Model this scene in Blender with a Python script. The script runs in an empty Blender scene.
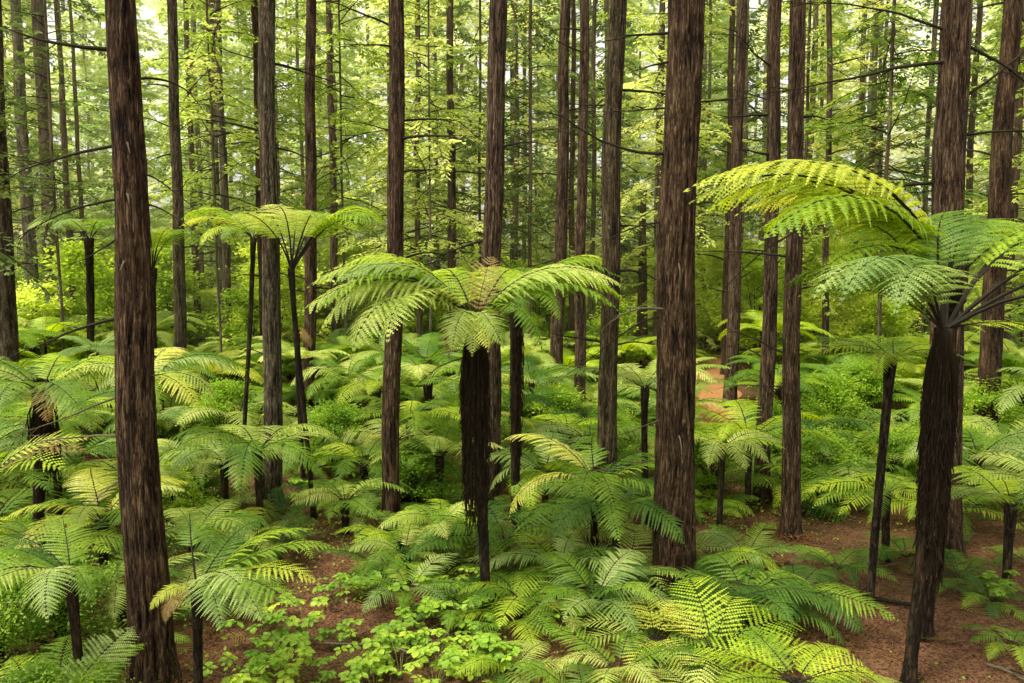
import bpy, math, random
import numpy as np
from mathutils import Vector, Matrix

R = math.radians
random.seed(11)
rng = np.random.default_rng(5)
sc = bpy.context.scene
col = sc.collection

# ------------------------------------------------------------------ camera
FPX = 800.0
CAM = Vector((0, 0, 6.0))
PITCH = R(5.67)
cd = bpy.data.cameras.new('camera'); cam = bpy.data.objects.new('camera', cd); col.objects.link(cam)
cam.location = CAM; cam.rotation_euler = (R(90) - PITCH, 0, 0)
cd.sensor_width = 36; cd.lens = FPX * 36 / 1024; cd.clip_end = 2000; cd.clip_start = 0.05
sc.camera = cam

def ray(px, py):
    f = Vector((0, math.cos(PITCH), -math.sin(PITCH))); u = Vector((0, math.sin(PITCH), math.cos(PITCH)))
    return f * FPX + Vector((px - 512, 0, 0)) + u * (341.5 - py)

def at(px, py, Y):
    d = ray(px, py)
    return CAM + d * (Y / d.y)

def ground(x, y):
    z = 0.16 * math.sin(x * .31 + 1.3) * math.cos(y * .27) + 0.08 * math.sin(x * .83 + y * .61)
    if y > 42: z += min((y - 42) * 0.035, 4)
    z += 1.2 * math.exp(-((x - 10.5) ** 2 / 14 + (y - 40) ** 2 / 60))
    if x < -3: z += min((-x - 3) * 0.04, 1.0)
    return z

def on_ground(px, py):
    d = ray(px, py); d = d / d.y
    Y = 4.0
    while Y < 200:
        p = CAM + d * Y
        if p.z <= ground(p.x, p.y): return p
        Y += .05
    return CAM + d * 200

# ------------------------------------------------------------------ object helpers
def tag(o, label=None, cat=None, group=None, kind=None):
    if label: o['label'] = label
    if cat: o['category'] = cat
    if group: o['group'] = group
    if kind: o['kind'] = kind
    return o

def empty(name, loc, rz=0):
    o = bpy.data.objects.new(name, None); col.objects.link(o)
    o.location = loc; o.rotation_euler = (0, 0, rz); o.empty_display_size = .2
    return o

def link(name, me, parent=None, loc=(0, 0, 0), rot=(0, 0, 0), scale=1.0):
    o = bpy.data.objects.new(name, me); col.objects.link(o)
    o.parent = parent; o.location = loc; o.rotation_euler = rot
    o.scale = (scale,) * 3 if not hasattr(scale, '__len__') else scale
    return o

class MB:
    def __init__(s): s.v = []; s.f = []; s.m = []; s.n = 0
    def add(s, V, F, mat=0):
        s.f.extend([tuple(i + s.n for i in f) for f in F]); s.m.extend([mat] * len(F))
        s.v.extend([tuple(p) for p in V]); s.n += len(V)
    def tube(s, pts, rad, seg=5, mat=0, cap=False):
        pts = [Vector(p) for p in pts]; V = []; n = len(pts)
        prev = None
        for i, p in enumerate(pts):
            t = (pts[min(i + 1, n - 1)] - pts[max(i - 1, 0)]).normalized()
            if prev is None:
                a = t.orthogonal().normalized()
            else:
                a = (prev - t * prev.dot(t)).normalized()
            prev = a; b = t.cross(a)
            r = rad[i] if hasattr(rad, '__len__') else rad
            for k in range(seg):
                c = math.cos(2 * math.pi * k / seg); q = math.sin(2 * math.pi * k / seg)
                V.append(p + a * (c * r) + b * (q * r))
        F = [(i * seg + k, i * seg + (k + 1) % seg, (i + 1) * seg + (k + 1) % seg, (i + 1) * seg + k) for i in range(n - 1) for k in range(seg)]
        if cap: F.append(tuple(range(seg))[::-1]); F.append(tuple((n - 1) * seg + k for k in range(seg)))
        s.add(V, F, mat)
    def mesh(s, name, mats, smooth=False):
        me = bpy.data.meshes.new(name); me.from_pydata(s.v, [], s.f)
        for m in mats: me.materials.append(m)
        me.polygons.foreach_set('material_index', s.m)
        if smooth: me.polygons.foreach_set('use_smooth', [True] * len(s.f))
        me.update(); return me

# ------------------------------------------------------------------ materials
def new_mat(name):
    m = bpy.data.materials.new(name); m.use_nodes = True
    nt = m.node_tree; nt.nodes.clear()
    out = nt.nodes.new('ShaderNodeOutputMaterial')
    return m, nt, out
def N(nt, t, **kw):
    n = nt.nodes.new(t)
    for k, v in kw.items():
        if k in n.inputs.keys() if isinstance(k, str) else False: n.inputs[k].default_value = v
        else: setattr(n, k, v)
    return n
def ramp(nt, stops):
    r = nt.nodes.new('ShaderNodeValToRGB'); e = r.color_ramp.elements
    while len(e) > 1: e.remove(e[-1])
    e[0].position = stops[0][0]; e[0].color = (*stops[0][1], 1)
    for p, c in stops[1:]:
        x = e.new(p); x.color = (*c, 1)
    return r

def leaf_mat(name, ca, cb, cc=None, transl=.42, rough=.5, scale=1.3, tboost=1.65, rnd=.55):
    m, nt, out = new_mat(name); L = nt.links
    oi = N(nt, 'ShaderNodeObjectInfo'); geo = N(nt, 'ShaderNodeNewGeometry')
    no = N(nt, 'ShaderNodeTexNoise'); no.inputs['Scale'].default_value = scale; no.inputs['Detail'].default_value = 3
    L.new(geo.outputs['Position'], no.inputs['Vector'])
    a = N(nt, 'ShaderNodeMath', operation='MULTIPLY_ADD'); L.new(oi.outputs['Random'], a.inputs[0]); a.inputs[1].default_value = rnd
    s2 = N(nt, 'ShaderNodeMath', operation='MULTIPLY_ADD'); L.new(no.outputs['Fac'], s2.inputs[0]); s2.inputs[1].default_value = 1.3; s2.inputs[2].default_value = -.42
    L.new(s2.outputs[0], a.inputs[2])
    st = [(0.05, ca), (.6, cb)]
    if cc: st.append((1.0, cc))
    r = ramp(nt, st); L.new(a.outputs[0], r.inputs[0])
    # leaf-sized tonal noise
    n2 = N(nt, 'ShaderNodeTexNoise'); n2.inputs['Scale'].default_value = 14; L.new(geo.outputs['Position'], n2.inputs['Vector'])
    hv = N(nt, 'ShaderNodeHueSaturation'); L.new(r.outputs[0], hv.inputs['Color'])
    mr = N(nt, 'ShaderNodeMapRange'); L.new(n2.outputs['Fac'], mr.inputs[0]); mr.inputs[1].default_value = .3; mr.inputs[2].default_value = .7; mr.inputs[3].default_value = .72; mr.inputs[4].default_value = 1.25
    L.new(mr.outputs[0], hv.inputs['Value'])
    p = N(nt, 'ShaderNodeBsdfPrincipled'); p.inputs['Roughness'].default_value = rough; p.inputs['Specular IOR Level'].default_value = .35
    L.new(hv.outputs[0], p.inputs['Base Color'])
    t = N(nt, 'ShaderNodeBsdfTranslucent')
    h2 = N(nt, 'ShaderNodeHueSaturation'); h2.inputs['Hue'].default_value = .488; h2.inputs['Saturation'].default_value = 1.08; h2.inputs['Value'].default_value = tboost
    L.new(hv.outputs[0], h2.inputs['Color']); L.new(h2.outputs[0], t.inputs['Color'])
    mx = N(nt, 'ShaderNodeMixShader'); mx.inputs[0].default_value = transl
    L.new(p.outputs[0], mx.inputs[1]); L.new(t.outputs[0], mx.inputs[2]); L.new(mx.outputs[0], out.inputs[0])
    return m

def bark_mat(name, dark, mid, light, zs=.12, scale=9, bump=.6):
    m, nt, out = new_mat(name); L = nt.links
    tc = N(nt, 'ShaderNodeTexCoord'); mp = N(nt, 'ShaderNodeMapping'); mp.inputs['Scale'].default_value = (1, 1, zs)
    L.new(tc.outputs['Object'], mp.inputs['Vector'])
    n1 = N(nt, 'ShaderNodeTexNoise'); n1.inputs['Scale'].default_value = scale; n1.inputs['Detail'].default_value = 7; n1.inputs['Roughness'].default_value = .65; n1.inputs['Distortion'].default_value = .6
    L.new(mp.outputs[0], n1.inputs['Vector'])
    n2 = N(nt, 'ShaderNodeTexNoise'); n2.inputs['Scale'].default_value = scale * 4.5; n2.inputs['Detail'].default_value = 4
    L.new(mp.outputs[0], n2.inputs['Vector'])
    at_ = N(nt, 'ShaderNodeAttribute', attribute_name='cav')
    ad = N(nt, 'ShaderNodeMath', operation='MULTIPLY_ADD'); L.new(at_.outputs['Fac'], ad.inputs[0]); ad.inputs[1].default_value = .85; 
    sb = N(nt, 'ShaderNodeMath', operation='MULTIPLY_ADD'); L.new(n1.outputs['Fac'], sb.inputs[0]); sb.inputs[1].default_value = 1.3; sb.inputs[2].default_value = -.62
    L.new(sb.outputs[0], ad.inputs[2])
    vo = N(nt, 'ShaderNodeTexVoronoi', feature='DISTANCE_TO_EDGE'); vo.inputs['Scale'].default_value = scale * .95
    wm = N(nt, 'ShaderNodeMix', data_type='RGBA'); wm.blend_type = 'LINEAR_LIGHT'; wm.inputs[0].default_value = .10
    L.new(mp.outputs[0], wm.inputs[6]); L.new(n1.outputs['Color'], wm.inputs[7]); L.new(wm.outputs[2], vo.inputs['Vector'])
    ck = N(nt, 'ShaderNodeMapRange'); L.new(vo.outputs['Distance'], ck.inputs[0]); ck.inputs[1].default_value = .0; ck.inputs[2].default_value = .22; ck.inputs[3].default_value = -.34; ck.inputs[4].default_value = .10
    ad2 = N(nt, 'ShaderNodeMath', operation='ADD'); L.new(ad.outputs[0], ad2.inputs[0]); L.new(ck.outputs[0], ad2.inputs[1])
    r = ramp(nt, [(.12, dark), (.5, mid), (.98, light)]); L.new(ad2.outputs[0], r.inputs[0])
    # large patches: greyer weathered bands and a little moss
    n3 = N(nt, 'ShaderNodeTexNoise'); n3.inputs['Scale'].default_value = .9; L.new(tc.outputs['Object'], n3.inputs['Vector'])
    mr = N(nt, 'ShaderNodeMapRange'); L.new(n3.outputs['Fac'], mr.inputs[0]); mr.inputs[1].default_value = .42; mr.inputs[2].default_value = .7; mr.inputs[4].default_value = .55
    mixc = N(nt, 'ShaderNodeMix', data_type='RGBA'); L.new(mr.outputs[0], mixc.inputs[0]); L.new(r.outputs[0], mixc.inputs[6])
    gr = N(nt, 'ShaderNodeMix', data_type='RGBA'); gr.blend_type = 'MULTIPLY'; gr.inputs[0].default_value = 1
    L.new(r.outputs[0], gr.inputs[6]); gr.inputs[7].default_value = (.85, 1.05, .95, 1)
    L.new(gr.outputs[2], mixc.inputs[7])
    oi = N(nt, 'ShaderNodeObjectInfo'); hv = N(nt, 'ShaderNodeHueSaturation'); L.new(mixc.outputs[2], hv.inputs['Color'])
    m2 = N(nt, 'ShaderNodeMapRange'); L.new(oi.outputs['Random'], m2.inputs[0]); m2.inputs[3].default_value = .8; m2.inputs[4].default_value = 1.2; L.new(m2.outputs[0], hv.inputs['Value'])
    m3 = N(nt, 'ShaderNodeMapRange'); L.new(oi.outputs['Random'], m3.inputs[0]); m3.inputs[3].default_value = 1.1; m3.inputs[4].default_value = .8; L.new(m3.outputs[0], hv.inputs['Saturation'])
    p = N(nt, 'ShaderNodeBsdfPrincipled'); p.inputs['Roughness'].default_value = .92; p.inputs['Specular IOR Level'].default_value = .15
    L.new(hv.outputs[0], p.inputs['Base Color'])
    a3 = N(nt, 'ShaderNodeMath', operation='MULTIPLY_ADD'); L.new(n2.outputs['Fac'], a3.inputs[0]); a3.inputs[1].default_value = .4; L.new(ad2.outputs[0], a3.inputs[2])
    b = N(nt, 'ShaderNodeBump'); b.inputs['Strength'].default_value = bump; b.inputs['Distance'].default_value = .05
    L.new(a3.outputs[0], b.inputs['Height']); L.new(b.outputs[0], p.inputs['Normal'])
    L.new(p.outputs[0], out.inputs[0])
    return m

M = {}
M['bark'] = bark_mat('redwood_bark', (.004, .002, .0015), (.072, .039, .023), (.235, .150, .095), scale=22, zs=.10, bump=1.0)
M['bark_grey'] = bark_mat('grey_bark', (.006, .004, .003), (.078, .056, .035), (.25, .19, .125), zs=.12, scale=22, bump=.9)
M['bark_hazed'] = bark_mat('haze_tinted_bark', (.03, .022, .014), (.12, .09, .055), (.30, .25, .17), zs=.11, scale=12)  # bark of the background trunks, paled to carry haze in its colour
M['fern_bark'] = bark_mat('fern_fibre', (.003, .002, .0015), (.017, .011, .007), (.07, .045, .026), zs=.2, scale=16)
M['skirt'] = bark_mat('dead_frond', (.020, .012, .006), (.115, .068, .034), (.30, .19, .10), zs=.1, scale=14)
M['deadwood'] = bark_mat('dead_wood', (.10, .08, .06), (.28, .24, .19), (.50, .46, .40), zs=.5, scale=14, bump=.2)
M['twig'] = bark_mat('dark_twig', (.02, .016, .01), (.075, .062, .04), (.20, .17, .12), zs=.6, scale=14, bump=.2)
G = {
 'green':  ((.055, .135, .012), (.150, .270, .022), (.28, .40, .045)),
 'lime':   ((.15, .27, .016), (.32, .45, .028), (.50, .58, .06)),
 'blue':   ((.12, .22, .06), (.26, .37, .10), (.40, .48, .18)),
 'pale':   ((.20, .30, .05), (.40, .48, .11), (.58, .62, .22)),
 'yellow': ((.34, .42, .04), (.54, .57, .09), (.64, .62, .22)),
 'brown':  ((.12, .08, .025), (.27, .18, .06), (.42, .29, .12)),
 'deep':   ((.022, .075, .010), (.060, .145, .018), (.13, .25, .035)),
}
for k, c in G.items(): M['frond_' + k] = leaf_mat('frond_' + k, *c)
M['stalk_dark'] = leaf_mat('stalk_dark', (.006, .005, .003), (.014, .011, .006), (.035, .03, .012), transl=0, rough=.9)
M['stalk_green'] = leaf_mat('stalk_green', (.05, .07, .02), (.13, .15, .04), (.2, .2, .06), transl=0)
M['needle'] = leaf_mat('redwood_needles', (.065, .135, .026), (.27, .37, .065), (.70, .74, .28), transl=.58, rnd=.75, scale=.35, tboost=1.6)
M['needle_dark'] = leaf_mat('dark_needles', (.04, .075, .022), (.12, .18, .045), (.26, .33, .09), transl=.35, scale=.3)
M['broad'] = leaf_mat('broad_leaf', (.16, .27, .030), (.38, .50, .07), (.66, .72, .18), transl=.6, scale=.35, tboost=1.8)
M['needle_hazed'] = leaf_mat('haze_tinted_needles', (.20, .33, .09), (.54, .65, .26), (.88, .90, .62), transl=.6, rnd=.7, scale=.12, tboost=1.6)  # haze and depth brightening put into the leaf colour of far crowns
M['seedling'] = leaf_mat('seedling_leaf', (.09, .21, .020), (.25, .41, .035), (.46, .56, .07), transl=.35, scale=2.5)
M['shrub'] = leaf_mat('shrub_leaf', (.08, .18, .012), (.22, .37, .030), (.42, .54, .07), transl=.4, scale=1.5)

def ground_mat(name, cols, sc_=1.0, green=.35):
    m, nt, out = new_mat(name); L = nt.links
    geo = N(nt, 'ShaderNodeNewGeometry')
    n1 = N(nt, 'ShaderNodeTexNoise'); n1.inputs['Scale'].default_value = 9 * sc_; n1.inputs['Detail'].default_value = 10; n1.inputs['Roughness'].default_value = .75
    L.new(geo.outputs['Position'], n1.inputs['Vector'])
    v = N(nt, 'ShaderNodeTexVoronoi'); v.inputs['Scale'].default_value = 22 * sc_; L.new(geo.outputs['Position'], v.inputs['Vector'])
    a = N(nt, 'ShaderNodeMath', operation='MULTIPLY_ADD'); L.new(v.outputs['Distance'], a.inputs[0]); a.inputs[1].default_value = .5; L.new(n1.outputs['Fac'], a.inputs[2])
    r = ramp(nt, [(.42, cols[0]), (.62, cols[1]), (.9, cols[2])]); L.new(a.outputs[0], r.inputs[0])
    n3 = N(nt, 'ShaderNodeTexNoise'); n3.inputs['Scale'].default_value = .45; n3.inputs['Detail'].default_value = 5; L.new(geo.outputs['Position'], n3.inputs['Vector'])
    mr = N(nt, 'ShaderNodeMapRange'); L.new(n3.outputs['Fac'], mr.inputs[0]); mr.inputs[1].default_value = .5; mr.inputs[2].default_value = .65; mr.inputs[4].default_value = green
    mx = N(nt, 'ShaderNodeMix', data_type='RGBA'); L.new(mr.outputs[0], mx.inputs[0]); L.new(r.outputs[0], mx.inputs[6]); mx.inputs[7].default_value = (.035, .055, .012, 1)
    p = N(nt, 'ShaderNodeBsdfPrincipled'); p.inputs['Roughness'].default_value = .95; p.inputs['Specular IOR Level'].default_value = .1
    L.new(mx.outputs[2], p.inputs['Base Color'])
    b = N(nt, 'ShaderNodeBump'); b.inputs['Strength'].default_value = .8; b.inputs['Distance'].default_value = .06; L.new(a.outputs[0], b.inputs['Height']); L.new(b.outputs[0], p.inputs['Normal'])
    L.new(p.outputs[0], out.inputs[0]); return m
M['ground'] = ground_mat('forest_floor', [(.010, .006, .004), (.062, .030, .018), (.17, .085, .050)])
M['path'] = ground_mat('path_soil', [(.14, .055, .022), (.33, .145, .060), (.46, .24, .12)], 1.5, 0)
M['litter'] = leaf_mat('dead_litter', (.07, .028, .012), (.17, .075, .035), (.34, .19, .10), transl=.1, scale=3)

# ------------------------------------------------------------------ noise on a cylinder
def lattice(nx, ny, seed):
    g = np.random.default_rng(seed).random((ny + 2, nx))
    def f(a, z):          # a in 0..1 periodic, z in 0..1
        x = (a % 1) * nx; y = z * ny
        xi = np.floor(x).astype(int); yi = np.clip(np.floor(y).astype(int), 0, ny)
        fx = x - xi; fy = y - yi; fx = fx * fx * (3 - 2 * fx); fy = fy * fy * (3 - 2 * fy)
        x0 = xi % nx; x1 = (xi + 1) % nx
        return (g[yi, x0] * (1 - fx) + g[yi, x1] * fx) * (1 - fy) + (g[yi + 1, x0] * (1 - fx) + g[yi + 1, x1] * fx) * fy
    return f

def trunk_mesh(name, mat, r, H, seg=40, rows=80, seed=0, amp=.16, ridges=9, lean=(0, 0), wob=.0, taper=.45, flare=.45, zstart=-.4, bulge=None):
    za = np.linspace(0, 1, rows + 1) ** 1.15 * (H - zstart) + zstart
    a = np.linspace(0, 1, seg, endpoint=False)
    A, Z = np.meshgrid(a, za)
    zn = (Z - zstart) / (H - zstart)
    cell = .9
    f1 = lattice(ridges, int(H / cell) + 2, seed); f2 = lattice(ridges * 2 + 3, int(H / .35) + 2, seed + 1); fw = lattice(4, int(H / 1.6) + 2, seed + 2); fb = lattice(5, int(H / 2) + 2, seed + 3)
    Aw = A + (fw(A, zn) - .5) * .10
    rid = 1 - np.abs(2 * f1(Aw, zn) - 1)
    rid2 = 1 - np.abs(2 * f2(Aw, zn) - 1)
    f4 = lattice(ridges * 4 + 1, int(H / .22) + 2, seed + 5)
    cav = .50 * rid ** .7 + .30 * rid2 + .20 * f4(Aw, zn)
    rad = r * (1 - taper * np.clip(Z, 0, None) / H)
    rad = rad * (1 + flare * np.exp(-np.clip(Z, 0, None) / (r * 1.6)) * (.7 + .6 * fb(A, zn)))
    if bulge: rad = rad * (1 + bulge(Z))
    rad = rad * (1 + amp * (cav - .6)) * (1 + .10 * (fb(A, zn) - .5))
    th = A * 2 * math.pi
    wx = wob * np.sin(Z * .55 + seed) + wob * .5 * np.sin(Z * 1.3 + seed * 2); wy = wob * np.cos(Z * .47 + seed * 3)
    w0x = wob * math.sin(seed) + wob * .5 * math.sin(seed * 2); w0y = wob * math.cos(seed * 3)
    X = rad * np.cos(th) + lean[0] * Z + wx - w0x; Y = rad * np.sin(th) + lean[1] * Z + wy - w0y
    V = np.stack([X, Y, Z], -1).reshape(-1, 3)
    F = []
    for j in range(rows):
        for i in range(seg):
            F.append((j * seg + i, j * seg + (i + 1) % seg, (j + 1) * seg + (i + 1) % seg, (j + 1) * seg + i))
    F.append(tuple(rows * seg + i for i in range(seg)))
    me = bpy.data.meshes.new(name); me.from_pydata(V.tolist(), [], F); me.materials.append(mat)
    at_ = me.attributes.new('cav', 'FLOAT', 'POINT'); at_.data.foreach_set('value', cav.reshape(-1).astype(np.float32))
    me.polygons.foreach_set('use_smooth', [True] * len(F)); me.update()
    def axis(z):
        return Vector((lean[0] * z + wob * math.sin(z * .55 + seed) + wob * .5 * math.sin(z * 1.3 + seed * 2) - w0x, lean[1] * z + wob * math.cos(z * .47 + seed * 3) - w0y, z))
    return me, axis

# ------------------------------------------------------------------ sky, sun
w = bpy.data.worlds.new('World'); sc.world = w; w.use_nodes = True
nt = w.node_tree; nt.nodes.clear()
wo = nt.nodes.new('ShaderNodeOutputWorld'); bg = nt.nodes.new('ShaderNodeBackground'); sky = nt.nodes.new('ShaderNodeTexSky')
SUN_EL, SUN_AZ = R(64), R(-125)       # azimuth measured from +Y (ahead) towards -X
sky.sky_type = 'NISHITA'; sky.sun_disc = False; sky.sun_elevation = SUN_EL; sky.sun_rotation = SUN_AZ; sky.dust_density = 3; sky.air_density = 1
hs = nt.nodes.new('ShaderNodeHueSaturation'); hs.inputs['Saturation'].default_value = .15; hs.inputs['Value'].default_value = 2.35
nt.links.new(sky.outputs[0], hs.inputs['Color']); wmx = nt.nodes.new('ShaderNodeMix'); wmx.data_type = 'RGBA'; wmx.blend_type = 'MULTIPLY'; wmx.inputs[0].default_value = 1; wmx.inputs[7].default_value = (1, .96, .80, 1); nt.links.new(hs.outputs[0], wmx.inputs[6]); nt.links.new(wmx.outputs[2], bg.inputs[0]); nt.links.new(bg.outputs[0], wo.inputs[0])
bg.inputs[1].default_value = .15
sl = bpy.data.lights.new('sun', 'SUN'); sl.energy = 5.0; sl.use_shadow = True; sl.angle = R(14); sl.color = (1, .92, .66)
so = bpy.data.objects.new('sun', sl); col.objects.link(so)
sd = Vector((math.sin(SUN_AZ) * math.cos(SUN_EL), math.cos(SUN_AZ) * math.cos(SUN_EL), math.sin(SUN_EL)))
so.rotation_euler = (-sd).to_track_quat('-Z', 'Y').to_euler(); so.location = (0, 0, 40)
sc.view_settings.view_transform = 'Standard'; sc.view_settings.look = 'None'; sc.view_settings.exposure = 0
cy = sc.cycles; cy.max_bounces = 7; cy.diffuse_bounces = 3; cy.volume_bounces = 0; cy.volume_step_rate = 4; cy.glossy_bounces = 1; cy.transmission_bounces = 3; cy.transparent_max_bounces = 4
cy.use_adaptive_sampling = True; cy.adaptive_threshold = .015; cy.caustics_reflective = False; cy.caustics_refractive = False

# ------------------------------------------------------------------ ground, path
def grid_mesh(name, xs, ys, mat, dz=0.0, rough=.0):
    V = []; 
    for j, y in enumerate(ys):
        for i, x in enumerate(xs):
            V.append((x, y, ground(x, y) + dz + (random.uniform(-rough, rough))))
    nx = len(xs)
    F = [(j * nx + i, j * nx + i + 1, (j + 1) * nx + i + 1, (j + 1) * nx + i) for j in range(len(ys) - 1) for i in range(nx - 1)]
    me = bpy.data.meshes.new(name); me.from_pydata(V, [], F); me.materials.append(mat); me.polygons.foreach_set('use_smooth', [True] * len(F)); return me
xs = sorted(set([round(-30 + i * .35, 3) for i in range(172)] + [-1500, -700, -300, -150, -90, -60, -45, 45, 60, 90, 150, 300, 700, 1500]))
ys = sorted(set([round(-4 + i * .35, 3) for i in range(160)] + [-600, -200, -60, -20, 56, 62, 70, 80, 95, 120, 160, 250, 500, 1500]))
gm = link('ground', grid_mesh('ground', xs, ys, M['ground'], 0, .012)); tag(gm, kind='structure')
PATH = [(7.2, 29), (8.0, 31), (9.0, 35), (9.9, 40), (10.0, 46), (8.5, 54)]
def path_at(t):
    t = t * (len(PATH) - 1); i = min(int(t), len(PATH) - 2); f = t - i
    return PATH[i][0] * (1 - f) + PATH[i + 1][0] * f, PATH[i][1] * (1 - f) + PATH[i + 1][1] * f
V = []; F = []; n = 60
for i in range(n + 1):
    x, y = path_at(i / n); x2, y2 = path_at(min(1, i / n + .01)); x1, y1 = path_at(max(0, i / n - .01))
    d = Vector((x2 - x1, y2 - y1)).normalized(); px = Vector((d.y, -d.x))
    for k in range(9):
        o = (k / 8 - .5) * (1.7 + .4 * math.sin(i * .7 + k // 8 * 2))
        a, b = x + px.x * o, y + px.y * o; V.append((a, b, ground(a, b) + .035 - .028 * abs(k / 4 - 1) ** 2))
F = [(i * 9 + k, i * 9 + k + 1, (i + 1) * 9 + k + 1, (i + 1) * 9 + k) for i in range(n) for k in range(8)]
me = bpy.data.meshes.new('path'); me.from_pydata(V, [], F); me.materials.append(M['path']); tag(link('path', me), kind='structure')

# ------------------------------------------------------------------ redwood trees
def branch_points(p0, az, L, el0, droop, n=9, kink=.08, seed=0):
    rr = random.Random(seed); pts = [Vector(p0)]; a = az; e = el0
    for i in range(n):
        a += rr.uniform(-kink, kink) * 1.6; e += -droop / n + rr.uniform(-kink, kink)
        pts.append(pts[-1] + Vector((math.cos(a) * math.cos(e), math.sin(a) * math.cos(e), math.sin(e))) * (L / n))
    return pts

def dead_branch(name, parent, p0, az, L, r, el0=.25, droop=.5, mat='twig', seed=0, twigs=3, kink=.1):
    mb = MB(); rr = random.Random(seed)
    pts = branch_points(p0, az, L, el0, droop, 10, kink, seed)
    mb.tube(pts, [r * (1 - .85 * i / 10) for i in range(11)], 6)
    for k in range(twigs):
        i = rr.randint(3, 8); a2 = az + rr.choice((-1, 1)) * rr.uniform(.5, 1.0)
        tp = branch_points(pts[i], a2, L * rr.uniform(.15, .4), rr.uniform(-.4, .5), .3, 5, .15, seed + k + 1)
        mb.tube(tp, [r * .4 * (1 - .8 * j / 5) for j in range(6)], 4)
    return link(name, mb.mesh(name, [M[mat]], True), parent)

TRUNKS = []   # (x, y, r) for keeping plants clear
def redwood(label, xr, yr, D, diam, xb=None, yb=None, mat='bark', H=26, seg=44, rows=110, amp=.16, ridges=9, dead=3, wob=.03, taper=.5, flare=.4, group=None, crown=None, crown_z=9, twig_len=1.6, amt=1.0):
    """xr,yr and xb,yb are two points of the axis as the eye sees them, D the distance of the tree."""
    a = at(xr, yr, D)
    if xb is None: b = Vector((a.x, D, 0))
    else: b = at(xb, yb, D)
    lean = (a.x - b.x) / (a.z - b.z) if abs(a.z - b.z) > .1 else 0
    gx = a.x - lean * a.z; gz = ground(gx, D)
    gx = a.x - lean * (a.z - gz)
    seed = len(TRUNKS) * 17 + 3
    root = empty('redwood_tree', (gx, D, gz)); tag(root, label, 'tree', group)
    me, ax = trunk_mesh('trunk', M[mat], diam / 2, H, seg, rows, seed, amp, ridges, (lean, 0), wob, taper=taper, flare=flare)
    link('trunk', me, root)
    TRUNKS.append((gx, D, diam / 2))
    rr = random.Random(seed)
    for k in range(int(dead * 1.6 + 1) if dead else 0):
        z = rr.uniform(3.2, 11) * (1 if D < 22 else 1.3); az = rr.uniform(0, 2 * math.pi)
        if rr.random() < .75: az = rr.choice((0, math.pi)) + rr.uniform(-.7, .7)
        p = ax(z) + Vector((math.cos(az), math.sin(az), 0)) * diam * .25
        dead_branch('branch', root, p, az, rr.uniform(.5, 1.3) * twig_len, rr.uniform(.014, .028) * (1 + D / 60), rr.uniform(-.1, .5), rr.uniform(-.2, .8), 'twig', seed + k * 7, rr.randint(1, 4))
    return root, ax

# --- conifer crowns shared by the trees of the wood
def conifer_crown(seed, z0, z1, rmax, nb, leaf=.16, mats=('needle', 'twig'), sparse=1.0, pw=.8):
    rr = random.Random(seed); mb = MB()
    for b in range(nb):
        q = (b + rr.random()) / nb; z = z0 + (z1 - z0) * q
        L = rmax * (1 - q) ** pw * rr.uniform(.55, 1.1) + .5; az = rr.uniform(0, 2 * math.pi)
        pts = branch_points((0, 0, z), az, L, rr.uniform(-.25, .6), rr.uniform(.1, 1.1), 8, .07, rr.random())
        mb.tube(pts[::2], [.022 * L / 3 * (1 - .8 * i / 4) + .004 for i in range(5)], 3, 1)
        t = .22
        while t < 1:
            i = min(int(t * 8), 7); p = pts[i].lerp(pts[i + 1], t * 8 - i); d = (pts[i + 1] - pts[i]).normalized()
            side = d.cross(Vector((0, 0, 1))).normalized()
            for s in (-1, 1):
                if rr.random() > .9 * sparse: continue
                tl = (.25 + .30 * L * (1 - t) * .6) * rr.uniform(.5, 1.2)
                dd = (side * s + d * rr.uniform(.3, .9) + Vector((0, 0, rr.uniform(-.7, .25)))).normalized()
                nl = max(2, int(tl / (leaf * .8)))
                for k in range(nl):
                    c = p + dd * (tl * (k + .5) / nl)
                    for s2 in (-1, 1):
                        ld = (dd * rr.uniform(.5, 1) + dd.cross(Vector((0, 0, 1))) * s2 * rr.uniform(.4, 1) + Vector((0, 0, rr.uniform(-.4, .2)))).normalized()
                        wv = ld.cross(Vector((rr.uniform(-.5, .5), rr.uniform(-.5, .5), 1))).normalized() * leaf * .30
                        e = c + ld * leaf * rr.uniform(.8, 1.5)
                        mb.add([c, (c + e) / 2 + wv, e, (c + e) / 2 - wv], [(0, 1, 2, 3)], 0)
            t += rr.uniform(.5, 1.1) * .17 / max(L, .5) * 1.6
    return mb.mesh('crown', [M[mats[0]], M[mats[1]]])

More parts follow.
